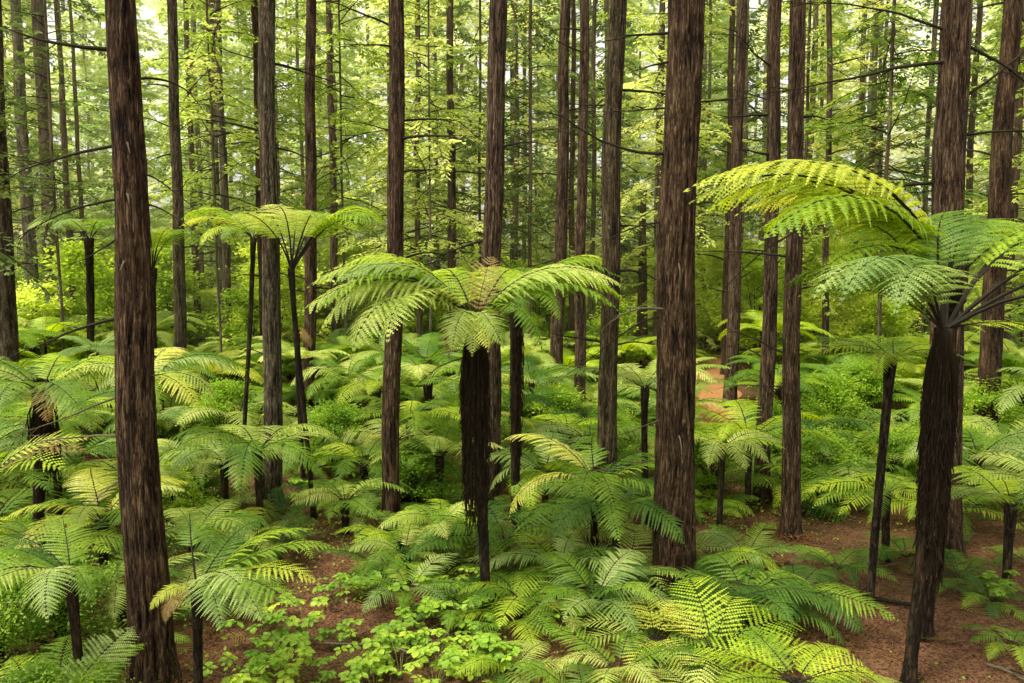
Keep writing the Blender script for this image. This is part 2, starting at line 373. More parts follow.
def leaf_cloud(seed, rad, h, n, leaf, mat, stems=7, z0=.3, clumps=26):
    rr = random.Random(seed); mb = MB(); cl = []
    for k in range(clumps):
        a = rr.uniform(0, 2 * math.pi); q = math.sqrt(rr.random()); z = z0 + (h - z0) * rr.random() ** .8
        R_ = rad * (.35 + .75 * math.sin(math.pi * min(.95, (z / h) * .8 + .15)))
        c = Vector((math.cos(a) * q * R_, math.sin(a) * q * R_, z)); cl.append((c, rad * rr.uniform(.18, .42)))
    for c, r_ in cl[:max(stems, 1) * 3]:
        mid = Vector((c.x * .35, c.y * .35, c.z * .55))
        mb.tube([Vector((0, 0, 0)), mid, c], [.012 + h * .004, .008 + h * .002, .003], 4, 1)
    for i in range(n):
        c, r_ = rr.choice(cl)
        o = Vector((rr.gauss(0, 1), rr.gauss(0, 1), rr.gauss(0, .55))) * r_ * .62
        p = c + o; 
        if p.z < .03: p.z = rr.uniform(.03, .3)
        nrm = Vector((rr.gauss(0, .5), rr.gauss(0, .5), 1)).normalized(); d = nrm.orthogonal().normalized(); d.rotate(Matrix.Rotation(rr.uniform(0, 6.28), 3, nrm))
        sd_ = d.cross(nrm) ; l = leaf * rr.uniform(.6, 1.3); w_ = l * .27
        mb.add([p, p + d * l * .35 + sd_ * w_, p + d * l * .75 + sd_ * w_ * .7, p + d * l - nrm * l * .1, p + d * l * .75 - sd_ * w_ * .7, p + d * l * .35 - sd_ * w_], [(0, 1, 2, 3, 4, 5)], 0)
    return mb.mesh('foliage', [M[mat], M['twig']])

# ------------------------------------------------------------------ fern fronds
def frond_mesh(name, mat, th0, bend, pairs=26, dens=13, wide=.30, gap=.9, stem=.0075, pin_droop=.25, stalk='stalk_dark', bare=.14, seed=0, ppow=1.25, fill=1.0, serr=False, side=0.0, roll=.25):
    """a unit-length frond: rachis from the origin along +X, arching up then over; bipinnate."""
    rr = random.Random(seed); mb = MB(); n = 24; P = [Vector((0, 0, 0))]; T = []; w1 = rr.uniform(-.12, .12); w2 = rr.uniform(0, 6)
    for i in range(n + 1):
        t = i / n; th = th0 - bend * t ** ppow
        sw = side * t + w1 * math.sin(t * 4 + w2); th += .06 * math.sin(t * 7 + w2); d = Vector((math.cos(th) * math.cos(sw), math.cos(th) * math.sin(sw), math.sin(th))); T.append(d)
        if i < n: P.append(P[-1] + d / n)
    mb.tube(P[::3], [stem * (1 - .85 * i / 8) for i in range(9)], 5, 1)
    sp = (1 - bare) / pairs
    for i in range(pairs):
        t = bare + (1 - bare) * (i + .5) / pairs; k = min(int(t * n), n - 1); f = t * n - k
        p = P[k].lerp(P[k + 1], f); d = T[k].lerp(T[k + 1], f).normalized()
        S = d.cross(Vector((0, 0, 1))).normalized() * -1; Nn = S.cross(d).normalized()
        if Nn.z < 0: Nn = -Nn
        tt = (t - bare) / (1 - bare)
        Lp = wide * (math.sin(math.pi * min(1, tt ** .72 * .96 + .07))) ** .8 * rr.uniform(.86, 1.08)
        if Lp < .012: Lp = .012
        for s in (-1, 1):
            if rr.random() < .035: continue
            ang = R(18 + 26 * tt) + rr.uniform(-.06, .06)
            q = (S * s * math.cos(ang) + d * math.sin(ang) + Nn * (roll * .5 + rr.uniform(-.05, .05))).normalized()
            m = max(3, int(dens * Lp / wide + .5)); pw = sp * .5 * gap * rr.uniform(.9, 1.05)
            B = p.copy(); dr = pin_droop * rr.uniform(.7, 1.3)
            prev = p
            pts = []
            for j in range(m + 1):
                u = j / m
                c = p + q * (Lp * u) - Nn * (dr * Lp * u * u) 
                pts.append(c)
            mb.add([pts[0] - d * .0016, pts[0] + d * .0016, pts[-1]], [(0, 1, 2)], 2)
            for j in range(m):
                c = pts[j]; c2 = pts[j + 1]; ax = (c2 - c); wl = ax.length; ax.normalize()
                u = (j + .5) / m
                ln = pw * (1.1 * (1 - u ** 2.2) + .14)
                perp = (d - ax * d.dot(ax)).normalized()
                for s2 in (-1, 1):
                    dd = (perp * s2 + ax * .35).normalized() * ln - Nn * ln * rr.uniform(.0, .35)
                    c0 = c; c1 = c2
                    tip = (c0 + c1) * .5 + dd
                    mb.add([c0, c1, c1 * .40 + tip * .60 + ax * wl * .12, tip, c0 * .40 + tip * .60 - ax * wl * .02], [(0, 1, 2, 3, 4)], 0)
    me = mb.mesh(name, [M[mat], M[stalk], M['stalk_green']])
    return me

# shapes: (th0, bend, pairs, dens, wide, gap, pin_droop)
SH = {
 'arch':  dict(th0=R(54), bend=R(98), pairs=28, dens=22, wide=.25, pin_droop=.40, gap=.98),
 'flat':  dict(th0=R(34), bend=R(62), pairs=24, dens=18, wide=.26, pin_droop=.25, bare=.10, gap=.86),
 'droop': dict(th0=R(42), bend=R(115), pairs=25, dens=20, wide=.26, pin_droop=.36, side=.25, gap=.92),
 'up':    dict(th0=R(76), bend=R(112), pairs=25, dens=20, wide=.25, pin_droop=.38, bare=.34, stem=.011, ppow=1.7, side=-.2, gap=.96),
 'coarse': dict(th0=R(38), bend=R(68), pairs=17, dens=12, wide=.30, gap=.66, pin_droop=.12, bare=.12),
}
POOL = {}
def frond(shape, colr):
    k = (shape, colr)
    if k not in POOL:
        POOL[k] = [frond_mesh('frond', 'frond_' + colr, seed=hash_(k) + i * 13, **SH[shape]) for i in range(3)]
    return random.choice(POOL[k])
def hash_(k): return sum(ord(c) * (i + 3) for i, c in enumerate(''.join(k)))

LOW = {}
def low_crown(colr, v):
    """whole far crown: coarse fronds in one mesh"""
    k = (colr, v)
    if k in LOW: return LOW[k]
    rr = random.Random(hash_((colr,)) + v); mb = MB(); nf = rr.randint(8, 11)
    for i in range(nf):
        az = 2 * math.pi * (i + rr.uniform(-.3, .3)) / nf; th0 = R(rr.uniform(30, 60)); bend = R(rr.uniform(65, 110)); L = rr.uniform(.75, 1.1)
        P = [Vector((0, 0, 0))]; n = 14; T = []
        for j in range(n):
            th = th0 - bend * (j / n) ** 1.2; d = Vector((math.cos(th) * math.cos(az), math.cos(th) * math.sin(az), math.sin(th))); T.append(d); P.append(P[-1] + d * L / n)
        mb.tube(P[::3], [.008 * (1 - .8 * i / 4) for i in range(5)], 3, 1)
        for j in range(2, n):
            S = Vector((-math.sin(az), math.cos(az), 0)); tt = j / n
            Lp = .25 * L * math.sin(math.pi * min(1, tt ** .75 * .95 + .03)) ** .8
            for h in (0, .5):
                b0 = P[j].lerp(P[j + 1], h)
                for s in (-1, 1):
                    q = (S * s + T[j] * .55 + Vector((0, 0, -.25))).normalized()
                    e = b0 + q * Lp * rr.uniform(.85, 1.1); w_ = T[j] * L / n * .26; mid = b0.lerp(e, .5) + Vector((0, 0, .04 * Lp))
                    mb.add([b0 - w_ * .7, b0 + w_ * .7, mid + w_, e, mid - w_], [(0, 1, 2, 3, 4)], 0)
    LOW[k] = mb.mesh('crown', [M['frond_' + colr], M['stalk_dark']]); return LOW[k]

FSEED = [100]
def fern(label, pos, L, fronds, h=0, trunk_r=.08, top=None, skirt=0, name=None, group=None, hang=0, skirt_r=.16, spread=0.0, pitch_j=.12):
    """pos = ground point, top = crown point (for trunked ferns); fronds = list of (azimuth deg, shape, colour, length factor, tilt)"""
    FSEED[0] += 1; sd_ = FSEED[0]; rr = random.Random(sd_)
    name = name or ('tree_fern' if (top is not None or h > .5) else 'ground_fern')
    root = empty(name, pos); tag(root, label, 'tree fern' if name == 'tree_fern' else 'fern', group)
    if top is not None: tp = Vector(top) - Vector(pos)
    else: tp = Vector((0, 0, h))
    if tp.z > .25:
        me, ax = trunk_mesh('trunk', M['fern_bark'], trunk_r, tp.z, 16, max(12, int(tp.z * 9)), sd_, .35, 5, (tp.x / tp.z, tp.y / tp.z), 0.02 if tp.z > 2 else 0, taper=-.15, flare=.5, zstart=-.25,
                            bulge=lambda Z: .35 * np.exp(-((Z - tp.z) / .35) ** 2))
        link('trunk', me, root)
    if skirt:
        mb = MB(); k = 0
        for i in range(skirt):
            a = rr.uniform(0, 2 * math.pi); ln = hang * rr.uniform(.3, 1.05) ** .8; r1 = skirt_r * rr.uniform(.75, 1.25)
            p = [tp + Vector((math.cos(a) * trunk_r, math.sin(a) * trunk_r, -.02))]
            m = 7
            for j in range(1, m + 1):
                t = j / m; zz = tp.z - .1 - ln * t
                if zz < .12: zz = .12 + rr.random() * .1
                ce = tp * (zz / tp.z); ce = Vector((tp.x * .85 + ce.x * .15, tp.y * .85 + ce.y * .15, zz)); a += rr.uniform(-.12, .12)
                rj = r1 * min(1, .45 + t * 2.2) * (1 - .35 * max(0, t - .6)) + .0
                p.append(Vector((ce.x + math.cos(a) * rj, ce.y + math.sin(a) * rj, zz)))
            wd = rr.uniform(.004, .011); mb.tube(p, [wd * (1 - .4 * j / m) for j in range(m + 1)], 4)
            for j in range(2, m):          # withered leaflets
                for s in range(4):
                    c = p[j].lerp(p[j + 1], rr.random()); e = c + Vector((rr.uniform(-.05, .05), rr.uniform(-.05, .05), -rr.uniform(.08, .28))); o = Vector((rr.uniform(-.011, .011), rr.uniform(-.011, .011), 0))
                    mb.add([c - o, c + o, e + o * .6, e - o * .6], [(0, 1, 2, 3)], 0)
        link('skirt', mb.mesh('skirt', [M['skirt']]), root)
    for (az, shp, colr, lf, tilt) in fronds:
        o = link('frond', frond(shp, colr), root, tp + Vector((math.cos(R(az)), math.sin(R(az)), 0)) * trunk_r * .6 * (1 if tp.z > .25 else .5), (rr.uniform(-.25, .25), -R(tilt) + rr.uniform(-pitch_j, pitch_j) * 0, R(az)), L * lf)
        o.rotation_mode = 'XYZ'
    return root

def ring(n, shapes, cols, rr, lf=(.8, 1.1), tilt=(-8, 10), off=0, skip=()):
    out = []
    for i in range(n):
        az = (off + 360 * i / n + rr.uniform(-14, 14)) % 360
        if any(a <= az <= b for a, b in skip): continue
        out.append((az, rr.choice(shapes), rr.choice(cols), rr.uniform(*lf), rr.uniform(*tilt)))
    return out
HAZE = .0034

# ================================================================== THE PLACE
rr = random.Random(77)
# ---- the named redwoods -------------------------------------------------
t1, ax1 = redwood('reddish furrowed redwood trunk bristling with snapped twigs, standing over the corner shrubs', 117, 0, 10.6, .55, 152, 660, taper=.95, flare=.3, seg=150, rows=520, amp=.26, ridges=17, dead=0, H=24)
t2, ax2 = redwood('broadest redwood trunk, deeply furrowed, rising behind the yellow and lime ferns', 688, 0, 14.6, .74, flare=.25, xb=673, yb=585, seg=170, rows=560, amp=.24, ridges=20, dead=0, H=27)
redwood('straight grey-brown redwood trunk beside the slender tall tree fern', 266, 0, 18.8, .46, 271, 515, mat='bark_grey', seg=84, rows=320, ridges=14, amp=.12, dead=3)
redwood('mid-sized redwood trunk crossed by the left fronds of the central tree fern', 397, 0, 17.0, .39, 391, 540, seg=84, rows=320, ridges=14, dead=6)
t5, ax5 = redwood('redwood trunk rising straight out of the central tree fern crown', 498, 0, 19.5, .52, 490, 500, seg=84, rows=320, ridges=15, dead=5)
redwood('pale brown redwood trunk with bare side twigs, just before the broadest trunk', 618, 0, 17.2, .43, 603, 540, mat='bark_grey', seg=84, rows=320, ridges=14, dead=5)
redwood('dark redwood trunk, first of the close pair behind the arching yellow frond', 776, 0, 20, .39, 762, 500, seg=56, rows=220, dead=4)
redwood('reddish redwood trunk, nearer one of the close pair behind the arching yellow frond', 797, 0, 17, .39, 790, 555, seg=60, rows=240, dead=4)
t9, ax9 = redwood('thick redwood trunk standing directly behind the big skirted tree fern', 959, 0, 16, .66, 942, 520, seg=120, rows=360, ridges=17, amp=.22, dead=0)
redwood('leaning redwood trunk with peeling reddish bark above the blue-green fronds', 1012, 0, 24, .66, 984, 430, seg=64, rows=220, dead=5)
redwood('dark trunk of the tightly set trio, with ferns at its foot', 566, 0, 30, .52, 556, 415, seg=48, rows=150, dead=4)
redwood('blackish trunk of the tightly set trio, standing nearest the pale brown trunk', 585, 0, 27, .40, 580, 450, seg=48, rows=150, dead=4)
redwood('thinnest trunk of the tightly set trio, half hidden by the other two', 573, 0, 38, .30, seg=32, rows=110, dead=3)
redwood('straight brown redwood trunk behind the tall slender tree fern crown', 311, 0, 30, .50, 310, 330, seg=48, rows=150, dead=5)
redwood('slim redwood trunk between the slender tree fern and the mid-sized trunk', 329, 0, 42, .45, seg=40, rows=110, dead=5)
redwood('slim trunk half hidden behind the straight grey-brown trunk', 255, 0, 35, .42, seg=40, rows=110, dead=2)
redwood('slim straight trunk between the reddish furrowed trunk and the lime tree fern', 171, 0, 30, .46, 180, 355, mat='bark_grey', seg=44, rows=150, dead=3)
redwood('thin trunk rising through the lime tree fern fronds', 217, 0, 40, .46, mat='bark_grey', seg=40, rows=110, dead=4)
redwood('very thin trunk beside the lime tree fern, behind its fronds', 186, 0, 47, .42, seg=32, rows=100, dead=4)
redwood('grey trunk cut by the picture edge above the pale feathery ferns', -8, 0, 27, .62, 6, 345, mat='bark_grey', seg=48, rows=150, dead=3)
redwood('dark mossy trunk in the shaded stand beside the edge trunk', 15, 0, 40, .66, mat='bark_grey', seg=48, rows=110, dead=5)
redwood('broad reddish trunk in the shaded stand behind the long bare branches', 38, 0, 42, .82, seg=48, rows=110, dead=5)
redwood('thin forked-looking trunk in the shaded stand, nearest the furrowed redwood', 57, 0, 44, .34, seg=32, rows=100, dead=4)
redwood('wispy thin trunk between the shaded stand and the furrowed redwood', 70, 0, 52, .32, seg=32, rows=100, dead=4)
redwood('slim hazy trunk between the mid-sized trunk and the central redwood', 450, 0, 38, .46, seg=40, rows=110, dead=7)
redwood('short-barked trunk seen in the gap before the broadest redwood', 646, 100, 45, .66, mat='bark', seg=40, rows=110, dead=6, H=9.5)
redwood('rough brown trunk beside the path, nearest the broadest redwood', 741, 0, 31, .50, seg=48, rows=150, dead=6)
redwood('thin companion trunk leaning close to the rough trunk by the path', 733, 0, 36, .32, 724, 400, seg=36, rows=110, dead=3)
redwood('thin dark pole-like trunk above the arching yellow frond', 831, 0, 34, .30, 825, 430, seg=32, rows=110, dead=8)
redwood('hazy trunk between the thin pole trunk and the thick skirted-fern trunk', 865, 0, 52, .48, seg=32, rows=90, dead=8)
redwood('hazy trunk just beyond the thick trunk behind the skirted fern', 979, 0, 44, .42, seg=32, rows=90, dead=6)
redwood('slim trunk at the picture edge above the sunlit fern fronds', 1026, 0, 38, .42, seg=32, rows=90, dead=6)

# ---- long bare branches and pale snags on the near trunks -----------------
def limb(root, ax, diam, z, az, L, r, el, droop, mat='twig', seed=1, twigs=3, kink=.08):
    p = ax(z) + Vector((math.cos(az), math.sin(az), 0)) * diam * .25
    dead_branch('branch', root, p, az, L, r, el, droop, mat, seed, twigs, kink)
PI = math.pi
for i, (z, az, L, r, el, dr, m) in enumerate([
    (8.55, PI + .1, 1.7, .030, -.02, -.35, 'twig'), (7.35, PI - .15, 2.0, .024, -.05, .45, 'twig'), (6.65, PI + .2, 1.5, .018, -.1, .2, 'twig'),
    (6.2, PI - .3, 1.4, .016, -.5, -.2, 'twig'), (7.0, -.2, 1.1, .016, -.35, .1, 'twig'), (6.6, .2, 1.0, .014, -.25, .3, 'twig'), (8.2, .5, 1.0, .02, .4, 1.6, 'twig'),
    (5.1, PI - .05, 2.2, .024, -.2, .1, 'twig'), (4.05, PI + .25, 1.5, .017, -.25, -.1, 'deadwood'), (3.5, PI + .05, 2.1, .018, .02, .35, 'deadwood'), (3.0, PI + .5, .7, .016, -.6, 0, 'deadwood'),
    (4.3, -.1, .35, .015, .1, 0, 'deadwood'), (6.75, -1.4, .22, .028, -.7, 0, 'deadwood'), (5.9, -1.7, .30, .026, -1.0, -.5, 'deadwood'), (7.4, -1.2, .25, .022, -.9, 0, 'deadwood'),
    (1.4, -.4, .7, .008, .4, .3, 'twig')]):
    limb(t1, ax1, .58, z, az, L, r, el, dr, m, 40 + i, 3 if L > 1 else 0)
for i, (z, az, L, r, el, dr, m) in enumerate([
    (10.2, PI, 1.5, .03, .05, .1, 'twig'), (9.7, PI + .3, 1.1, .024, -.05, .3, 'twig'), (8.1, PI - .1, 2.6, .034, .0, -.2, 'twig'), (6.9, PI + .1, 1.9, .02, -.15, .0, 'twig'),
    (8.9, PI, 1.9, .02, .05, .0, 'twig'), (5.2, PI + .2, 2.5, .02, -.2, .1, 'twig'), (6.2, -1.6, .75, .022, -.2, 2.1, 'deadwood'), (5.3, PI + .6, 2.2, .024, .1, .9, 'deadwood'), (3.3, PI + .3, 1.4, .016, -.4, -.3, 'deadwood'),
    (3.0, -1.5, .8, .02, .5, 2.4, 'deadwood'), (2.5, PI, 2.4, .014, -.1, .3, 'deadwood'), (9.0, -.1, 1.4, .02, .1, .2, 'twig'), (7.2, .2, 1.2, .018, .1, .3, 'twig')]):
    limb(t2, ax2, .76, z, az, L, r, el, dr, m, 90 + i, 3 if L > 1 else 0, .12)
for i, (z, az, L, r, el, dr) in enumerate([(9.9, PI + .2, 3.9, .04, .0, .35), (7.6, PI - .2, 5.2, .035, .12, .7), (10.5, PI, 3.2, .03, .3, .2), (9.2, .1, 2.4, .04, .5, -.2), (8.5, -.2, 2.6, .03, .1, .0), (6.9, .4, 1.6, .02, 0, .3), (10.2, -.3, 2.2, .035, -.5, .2)]):
    limb(t9, ax9, .74, z, az, L, r, el, dr, 'twig', 140 + i, 5, .12)
limb(t9, ax9, .74, 6.2, -1.6, .5, .02, .9, .3, 'deadwood', 151, 3, .25)

# ---- the wood behind: trees with crowns -----------------------------------
CR = [conifer_crown(300 + i, z0, z1, rm, nb, .225, sparse=sp) for i, (z0, z1, rm, nb, sp) in enumerate([(3.0, 34, 4.4, 125, .9), (5, 36, 4.2, 120, .9), (1.6, 28, 4.0, 120, .95), (8, 38, 4.8, 120, .9)])]
CRF = [conifer_crown(350 + i, z0, z1, rm, nb, .42, ('needle_hazed', 'twig'), .95) for i, (z0, z1, rm, nb) in enumerate([(2, 40, 5.2, 130), (4, 40, 5.0, 120), (1, 34, 5.0, 120)])]
CRD = [conifer_crown(400 + i, z0, z1, rm, nb, .24, ('needle_dark', 'twig'), .8) for i, (z0, z1, rm, nb) in enumerate([(6.5, 30, 4.0, 85), (8, 34, 4.4, 85)])]
FT = [trunk_mesh('trunk', M['bark_hazed'], .12 + .03 * i, 38, 20, 60, 900 + i, .15, 7, (random.uniform(-.01, .01), 0), .05)[0] for i in range(4)]
def far_ok(x, y, dmin, L):
    return all((x - a) ** 2 + (y - b) ** 2 > dmin ** 2 for a, b in L)
placed = [(a, b) for a, b, c in TRUNKS]
ZONE = ['beyond the shaded stand', 'behind the lime tree fern', 'behind the slender tree fern', 'behind the central redwood', 'behind the tightly set trio', 'beyond the path', 'beyond the arching yellow frond', 'beyond the skirted tree fern']
def zone(x, y):
    px = 512 + 800 * x / y
    for lim, z in zip((110, 240, 350, 530, 650, 770, 900, 9999), ZONE):
        if px < lim: return z
cnt = 0; tries = 0
while cnt < 100 and tries < 6000:
    tries += 1
    y = rr.uniform(56, 105) if cnt > 38 else rr.uniform(38, 62); x = rr.uniform(-.74, .74) * y
    if not far_ok(x, y, 3.6, placed): continue
    placed.append((x, y)); i = cnt
    root = empty('conifer_tree', (x, y, ground(x, y)), rr.uniform(0, 6.28)); tag(root, 'slim conifer with airy yellow-green branches ' + zone(x, y), 'tree', 'slim conifers ' + zone(x, y))
    s = rr.uniform(.85, 1.15); root.scale = (s, s, s)
    link('trunk', FT[rr.randrange(4)], root); dk = rr.random() < .20
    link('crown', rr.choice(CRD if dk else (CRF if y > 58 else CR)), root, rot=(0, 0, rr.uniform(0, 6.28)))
    if dk: root['label'] = 'slim conifer with dense dark green branches ' + zone(x, y)
    cnt += 1
# nearer foliage-bearing conifers whose sprays hang into the top of the view
for (px, D, s, lab, dk, cr) in [(-40, 24, .75, 'conifer with dark drooping sprays over the shaded stand', 1, 0), (60, 33, .8, 'dark-needled conifer between the shaded stand and furrowed redwood', 1, 1), (345, 34, .8, 'conifer with fine green sprays beside the slim redwood trunk', 0, 3),
        (480, 40, .9, 'dark-needled conifer filling the gap behind the central redwood', 1, 0), (530, 36, .8, 'dark-needled conifer between the central redwood and the trio', 1, 1), (430, 33, .72, 'conifer with bright sprays just before the slim hazy trunk', 0, 3),
        (880, 30, .8, 'conifer with flat sprays above the arching yellow frond', 0, 3), (1060, 26, .8, 'conifer with flat sprays above the sunlit fern at the edge', 0, 1), (665, 36, .8, 'conifer with light sprays behind the broadest redwood', 0, 3), (220, 33, .8, 'conifer with light sprays above the lime tree fern', 0, 3), (800, 36, .8, 'conifer with light sprays behind the close trunk pair', 0, 1)]:
    x = (px - 512) / 800 * D
    root = empty('conifer_tree', (x, D, ground(x, D)), rr.uniform(0, 6.28)); root.scale = (s, s, s * 1.1); tag(root, lab, 'tree')
    link('trunk', FT[rr.randrange(4)], root, scale=(.55, .55, 1)); link('crown', (CRD if dk else CR)[cr], root); placed.append((x, D))
# understorey broadleaf trees, yellow-green
BL = [leaf_cloud(500 + i, 1.7, 5.2, 6500, .21, 'broad', clumps=40) for i in range(4)]
for i in range(84):
    for k in range(60):
        y = rr.uniform(34, 66); x = rr.uniform(-.72, .72) * y
        if far_ok(x, y, 2.0, placed): break
    placed.append((x, y)); s = rr.uniform(.7, 1.35)
    o = empty('young_tree', (x, y, ground(x, y)), rr.uniform(0, 6.28)); o.scale = (s, s, s); z = zone(x, y)
    link('crown', BL[i % 4], o); tag(o, 'bushy yellow-green young broadleaf tree ' + z, 'young tree', 'bushy young broadleaf trees ' + z)
    mbx = None
# far mass of the wood
mb = MB(); g2 = np.random.default_rng(9)
cl = [(g2.uniform(-95, 95), g2.uniform(106, 125), 50 * g2.random() ** 1.35 - 1, g2.uniform(2.0, 5)) for _ in range(620)]
for c in cl:
    nn = int(60 * c[3])
    O = g2.normal(0, 1, (nn, 3)) * np.array([c[3], c[3], c[3] * .45]) * .6
    for o in O:
        p = Vector((c[0] + o[0], c[1] + o[1], max(.5, c[2] + o[2] + 2))); d = Vector(g2.normal(0, 1, 3)); d.z *= .35; d.normalize(); s_ = d.cross(Vector((0, -.6, 1))).normalized() * .22; l = g2.uniform(.6, 1.5)
        mb.add([p, p + d * l / 2 + s_, p + d * l, p + d * l / 2 - s_], [(0, 1, 2, 3)])
for _ in range(90):
    x = g2.uniform(-95, 95); y = g2.uniform(100, 122); mb.tube([(x, y, 0), (x + g2.uniform(-1, 1), y, 46)], [g2.uniform(.2, .4), .15], 6, 1)
ff = link('distant_forest', mb.mesh('distant_forest', [M['needle_hazed'], M['bark_grey']])); tag(ff, 'pale far-off wood showing as a mass between all the trunks', 'forest', kind='stuff')

# ---- hero ferns ---------------------------------------------------------
AZR, AZL = 0, 180     # 0 = to the right, 180 = to the left, 270 = towards the eye
def top_at(px, py, D): return at(px, py, D)
def base_of(px, D, py=600):
    x = at(px, py, D).x; return Vector((x, D, ground(x, D)))
# central
fern('wide pale-topped tree fern with dark fibrous skirt in front of the central redwood', base_of(486, 13.4, 620), 3.25,
     [(178, 'arch', 'pale', 1.0, -2), (195, 'arch', 'pale', 1.0, -10), (205, 'arch', 'blue', .85, 2), (218, 'droop', 'pale', .9, -4), (160, 'arch', 'green', .95, 0), (150, 'flat', 'lime', .8, 8), (232, 'droop', 'pale', .8, 0), (255, 'droop', 'pale', .5, -12), (278, 'droop', 'yellow', .42, -15),
      (110, 'arch', 'lime', .8, 0), (70, 'arch', 'lime', .8, 0), (20, 'arch', 'green', .9, -4), (352, 'arch', 'lime', .9, -6), (335, 'arch', 'green', .85, -8), (5, 'arch', 'pale', .9, 0), (70, 'coarse', 'brown', .42, 48), (172, 'arch', 'lime', .85, 8), (186, 'droop', 'pale', .95, 2), (212, 'arch', 'green', .95, -8), (266, 'droop', 'pale', .42, -18), (290, 'droop', 'pale', .45, -12), (246, 'droop', 'brown', .4, -22), (310, 'droop', 'green', .6, -8)],
     trunk_r=.085, top=top_at(475, 320, 13.4), skirt=170, hang=3.4, skirt_r=.20)
fern('tree fern with straight thin brown stem, fronds arching right from the central clump', base_of(516, 17.5, 515), 2.7,
     [(0, 'arch', 'lime', 1.0, 2), (345, 'arch', 'green', 1.0, -2), (330, 'arch', 'pale', .95, -6), (15, 'arch', 'lime', 1.0, 4), (40, 'arch', 'green', .9, 0), (80, 'arch', 'green', .8, 0), (120, 'arch', 'lime', .8, 0), (300, 'droop', 'green', .7, -8), (270, 'droop', 'green', .6, -10)],
     trunk_r=.10, top=top_at(517, 300, 17.5), skirt=60, hang=3.4, skirt_r=.12)
# tall slender with V of stems
fern('tall slender tree fern whose black stems open in a V under lime fronds', base_of(314, 18, 525), 2.8,
     [(8, 'up', 'lime', 1.0, -12), (350, 'up', 'lime', .95, -14), (20, 'up', 'lime', 1.0, -10), (95, 'up', 'lime', .8, 4), (270, 'up', 'pale', .8, 2), (240, 'up', 'pale', .75, 0), (300, 'up', 'pale', .8, -4), (60, 'up', 'lime', .8, 0), (130, 'up', 'lime', .8, 0), (170, 'up', 'lime', .75, 0), (330, 'up', 'lime', .9, -18)],
     trunk_r=.055, top=top_at(292, 268, 18))
fern('thin black fern stem beside the tall slender tree fern, with few hanging dead fronds', base_of(303, 20, 470), 1.4,
     [(200, 'droop', 'brown', .5, -40), (330, 'droop', 'brown', .5, -45), (90, 'droop', 'brown', .6, -30), (180, 'flat', 'green', .5, 10)], trunk_r=.06, top=top_at(297, 330, 20))
fern('lime tree fern hanging over the gap between thin trunks and the grey-brown trunk', base_of(243, 22, 470), 2.3,
     [(180, 'arch', 'lime', 1.0, 2), (200, 'arch', 'yellow', .9, -4), (165, 'arch', 'lime', 1.0, 4), (225, 'droop', 'lime', .8, -2), (140, 'arch', 'lime', .9, 0), (250, 'droop', 'green', .7, 0), (20, 'arch', 'lime', .6, 0), (90, 'arch', 'green', .8, 0), (320, 'droop', 'lime', .5, 0)],
     trunk_r=.055, top=top_at(253, 238, 22))
# right big skirted fern
fern('big skirted tree fern with blue-green fronds and a fan of black stems', base_of(908, 11, 690), 3.2,
     [(196, 'droop', 'blue', .86, 18), (208, 'droop', 'blue', .95, 16), (222, 'droop', 'blue', .88, 14), (180, 'flat', 'green', .62, 6), (168, 'arch', 'green', .7, 0),
      (20, 'up', 'lime', .9, -6), (2, 'up', 'green', 1.0, -16), (350, 'up', 'lime', 1.0, -26), (335, 'up', 'lime', .95, -34), (40, 'up', 'green', .8, 2), (322, 'up', 'green', .9, -44), (60, 'up', 'green', .8, 10), (5, 'flat', 'lime', .7, -22), (70, 'up', 'green', .8, 2), (110, 'up', 'lime', .8, 0), (145, 'arch', 'green', .8, 0)],
     trunk_r=.09, top=top_at(944, 328, 11), skirt=280, hang=3.5, skirt_r=.175)
fern('tree fern behind the skirted one, with long yellow-tinted fronds arching outward', base_of(925, 12.2, 620), 5.0,
     [(184, 'arch', 'yellow', 1.0, 5), (190, 'arch', 'pale', .97, 4), (176, 'arch', 'lime', .9, 2), (200, 'arch', 'lime', .85, -4), (165, 'arch', 'yellow', .75, 6), (212, 'flat', 'lime', .6, -4), (150, 'arch', 'lime', .7, 2), (100, 'arch', 'green', .6, 0), (40, 'arch', 'lime', .6, 0), (5, 'arch', 'lime', .5, 0)],
     trunk_r=.10, top=top_at(950, 282, 12.2))
fern('lean black-stemmed tree fern between the close trunk pair and the skirted fern', base_of(868, 13.4, 640), 1.65,
     [(180, 'flat', 'lime', .95, -6), (200, 'flat', 'green', .9, -12), (225, 'droop', 'lime', .7, -8), (150, 'flat', 'green', .9, 0), (100, 'flat', 'lime', .8, 0), (60, 'flat', 'green', .8, 0), (20, 'flat', 'lime', .7, -4), (300, 'droop', 'green', .7, -8), (260, 'droop', 'lime', .6, -8), (330, 'flat', 'green', .7, -6)],
     trunk_r=.065, top=top_at(893, 358, 13.4))
fern('low tree fern with flat feathery fronds under the lean black-stemmed one', base_of(884, 15.5, 590), 1.75,
     [(180, 'flat', 'lime', 1.0, -8), (195, 'flat', 'green', 1.0, -14), (165, 'flat', 'green', .9, -6), (215, 'flat', 'lime', .9, -16), (235, 'droop', 'green', .8, -8), (350, 'flat', 'lime', .6, -4), (20, 'flat', 'green', .6, 0), (80, 'flat', 'green', .7, 0), (300, 'droop', 'lime', .6, -8)],
     trunk_r=.07, top=top_at(886, 492, 15.5))
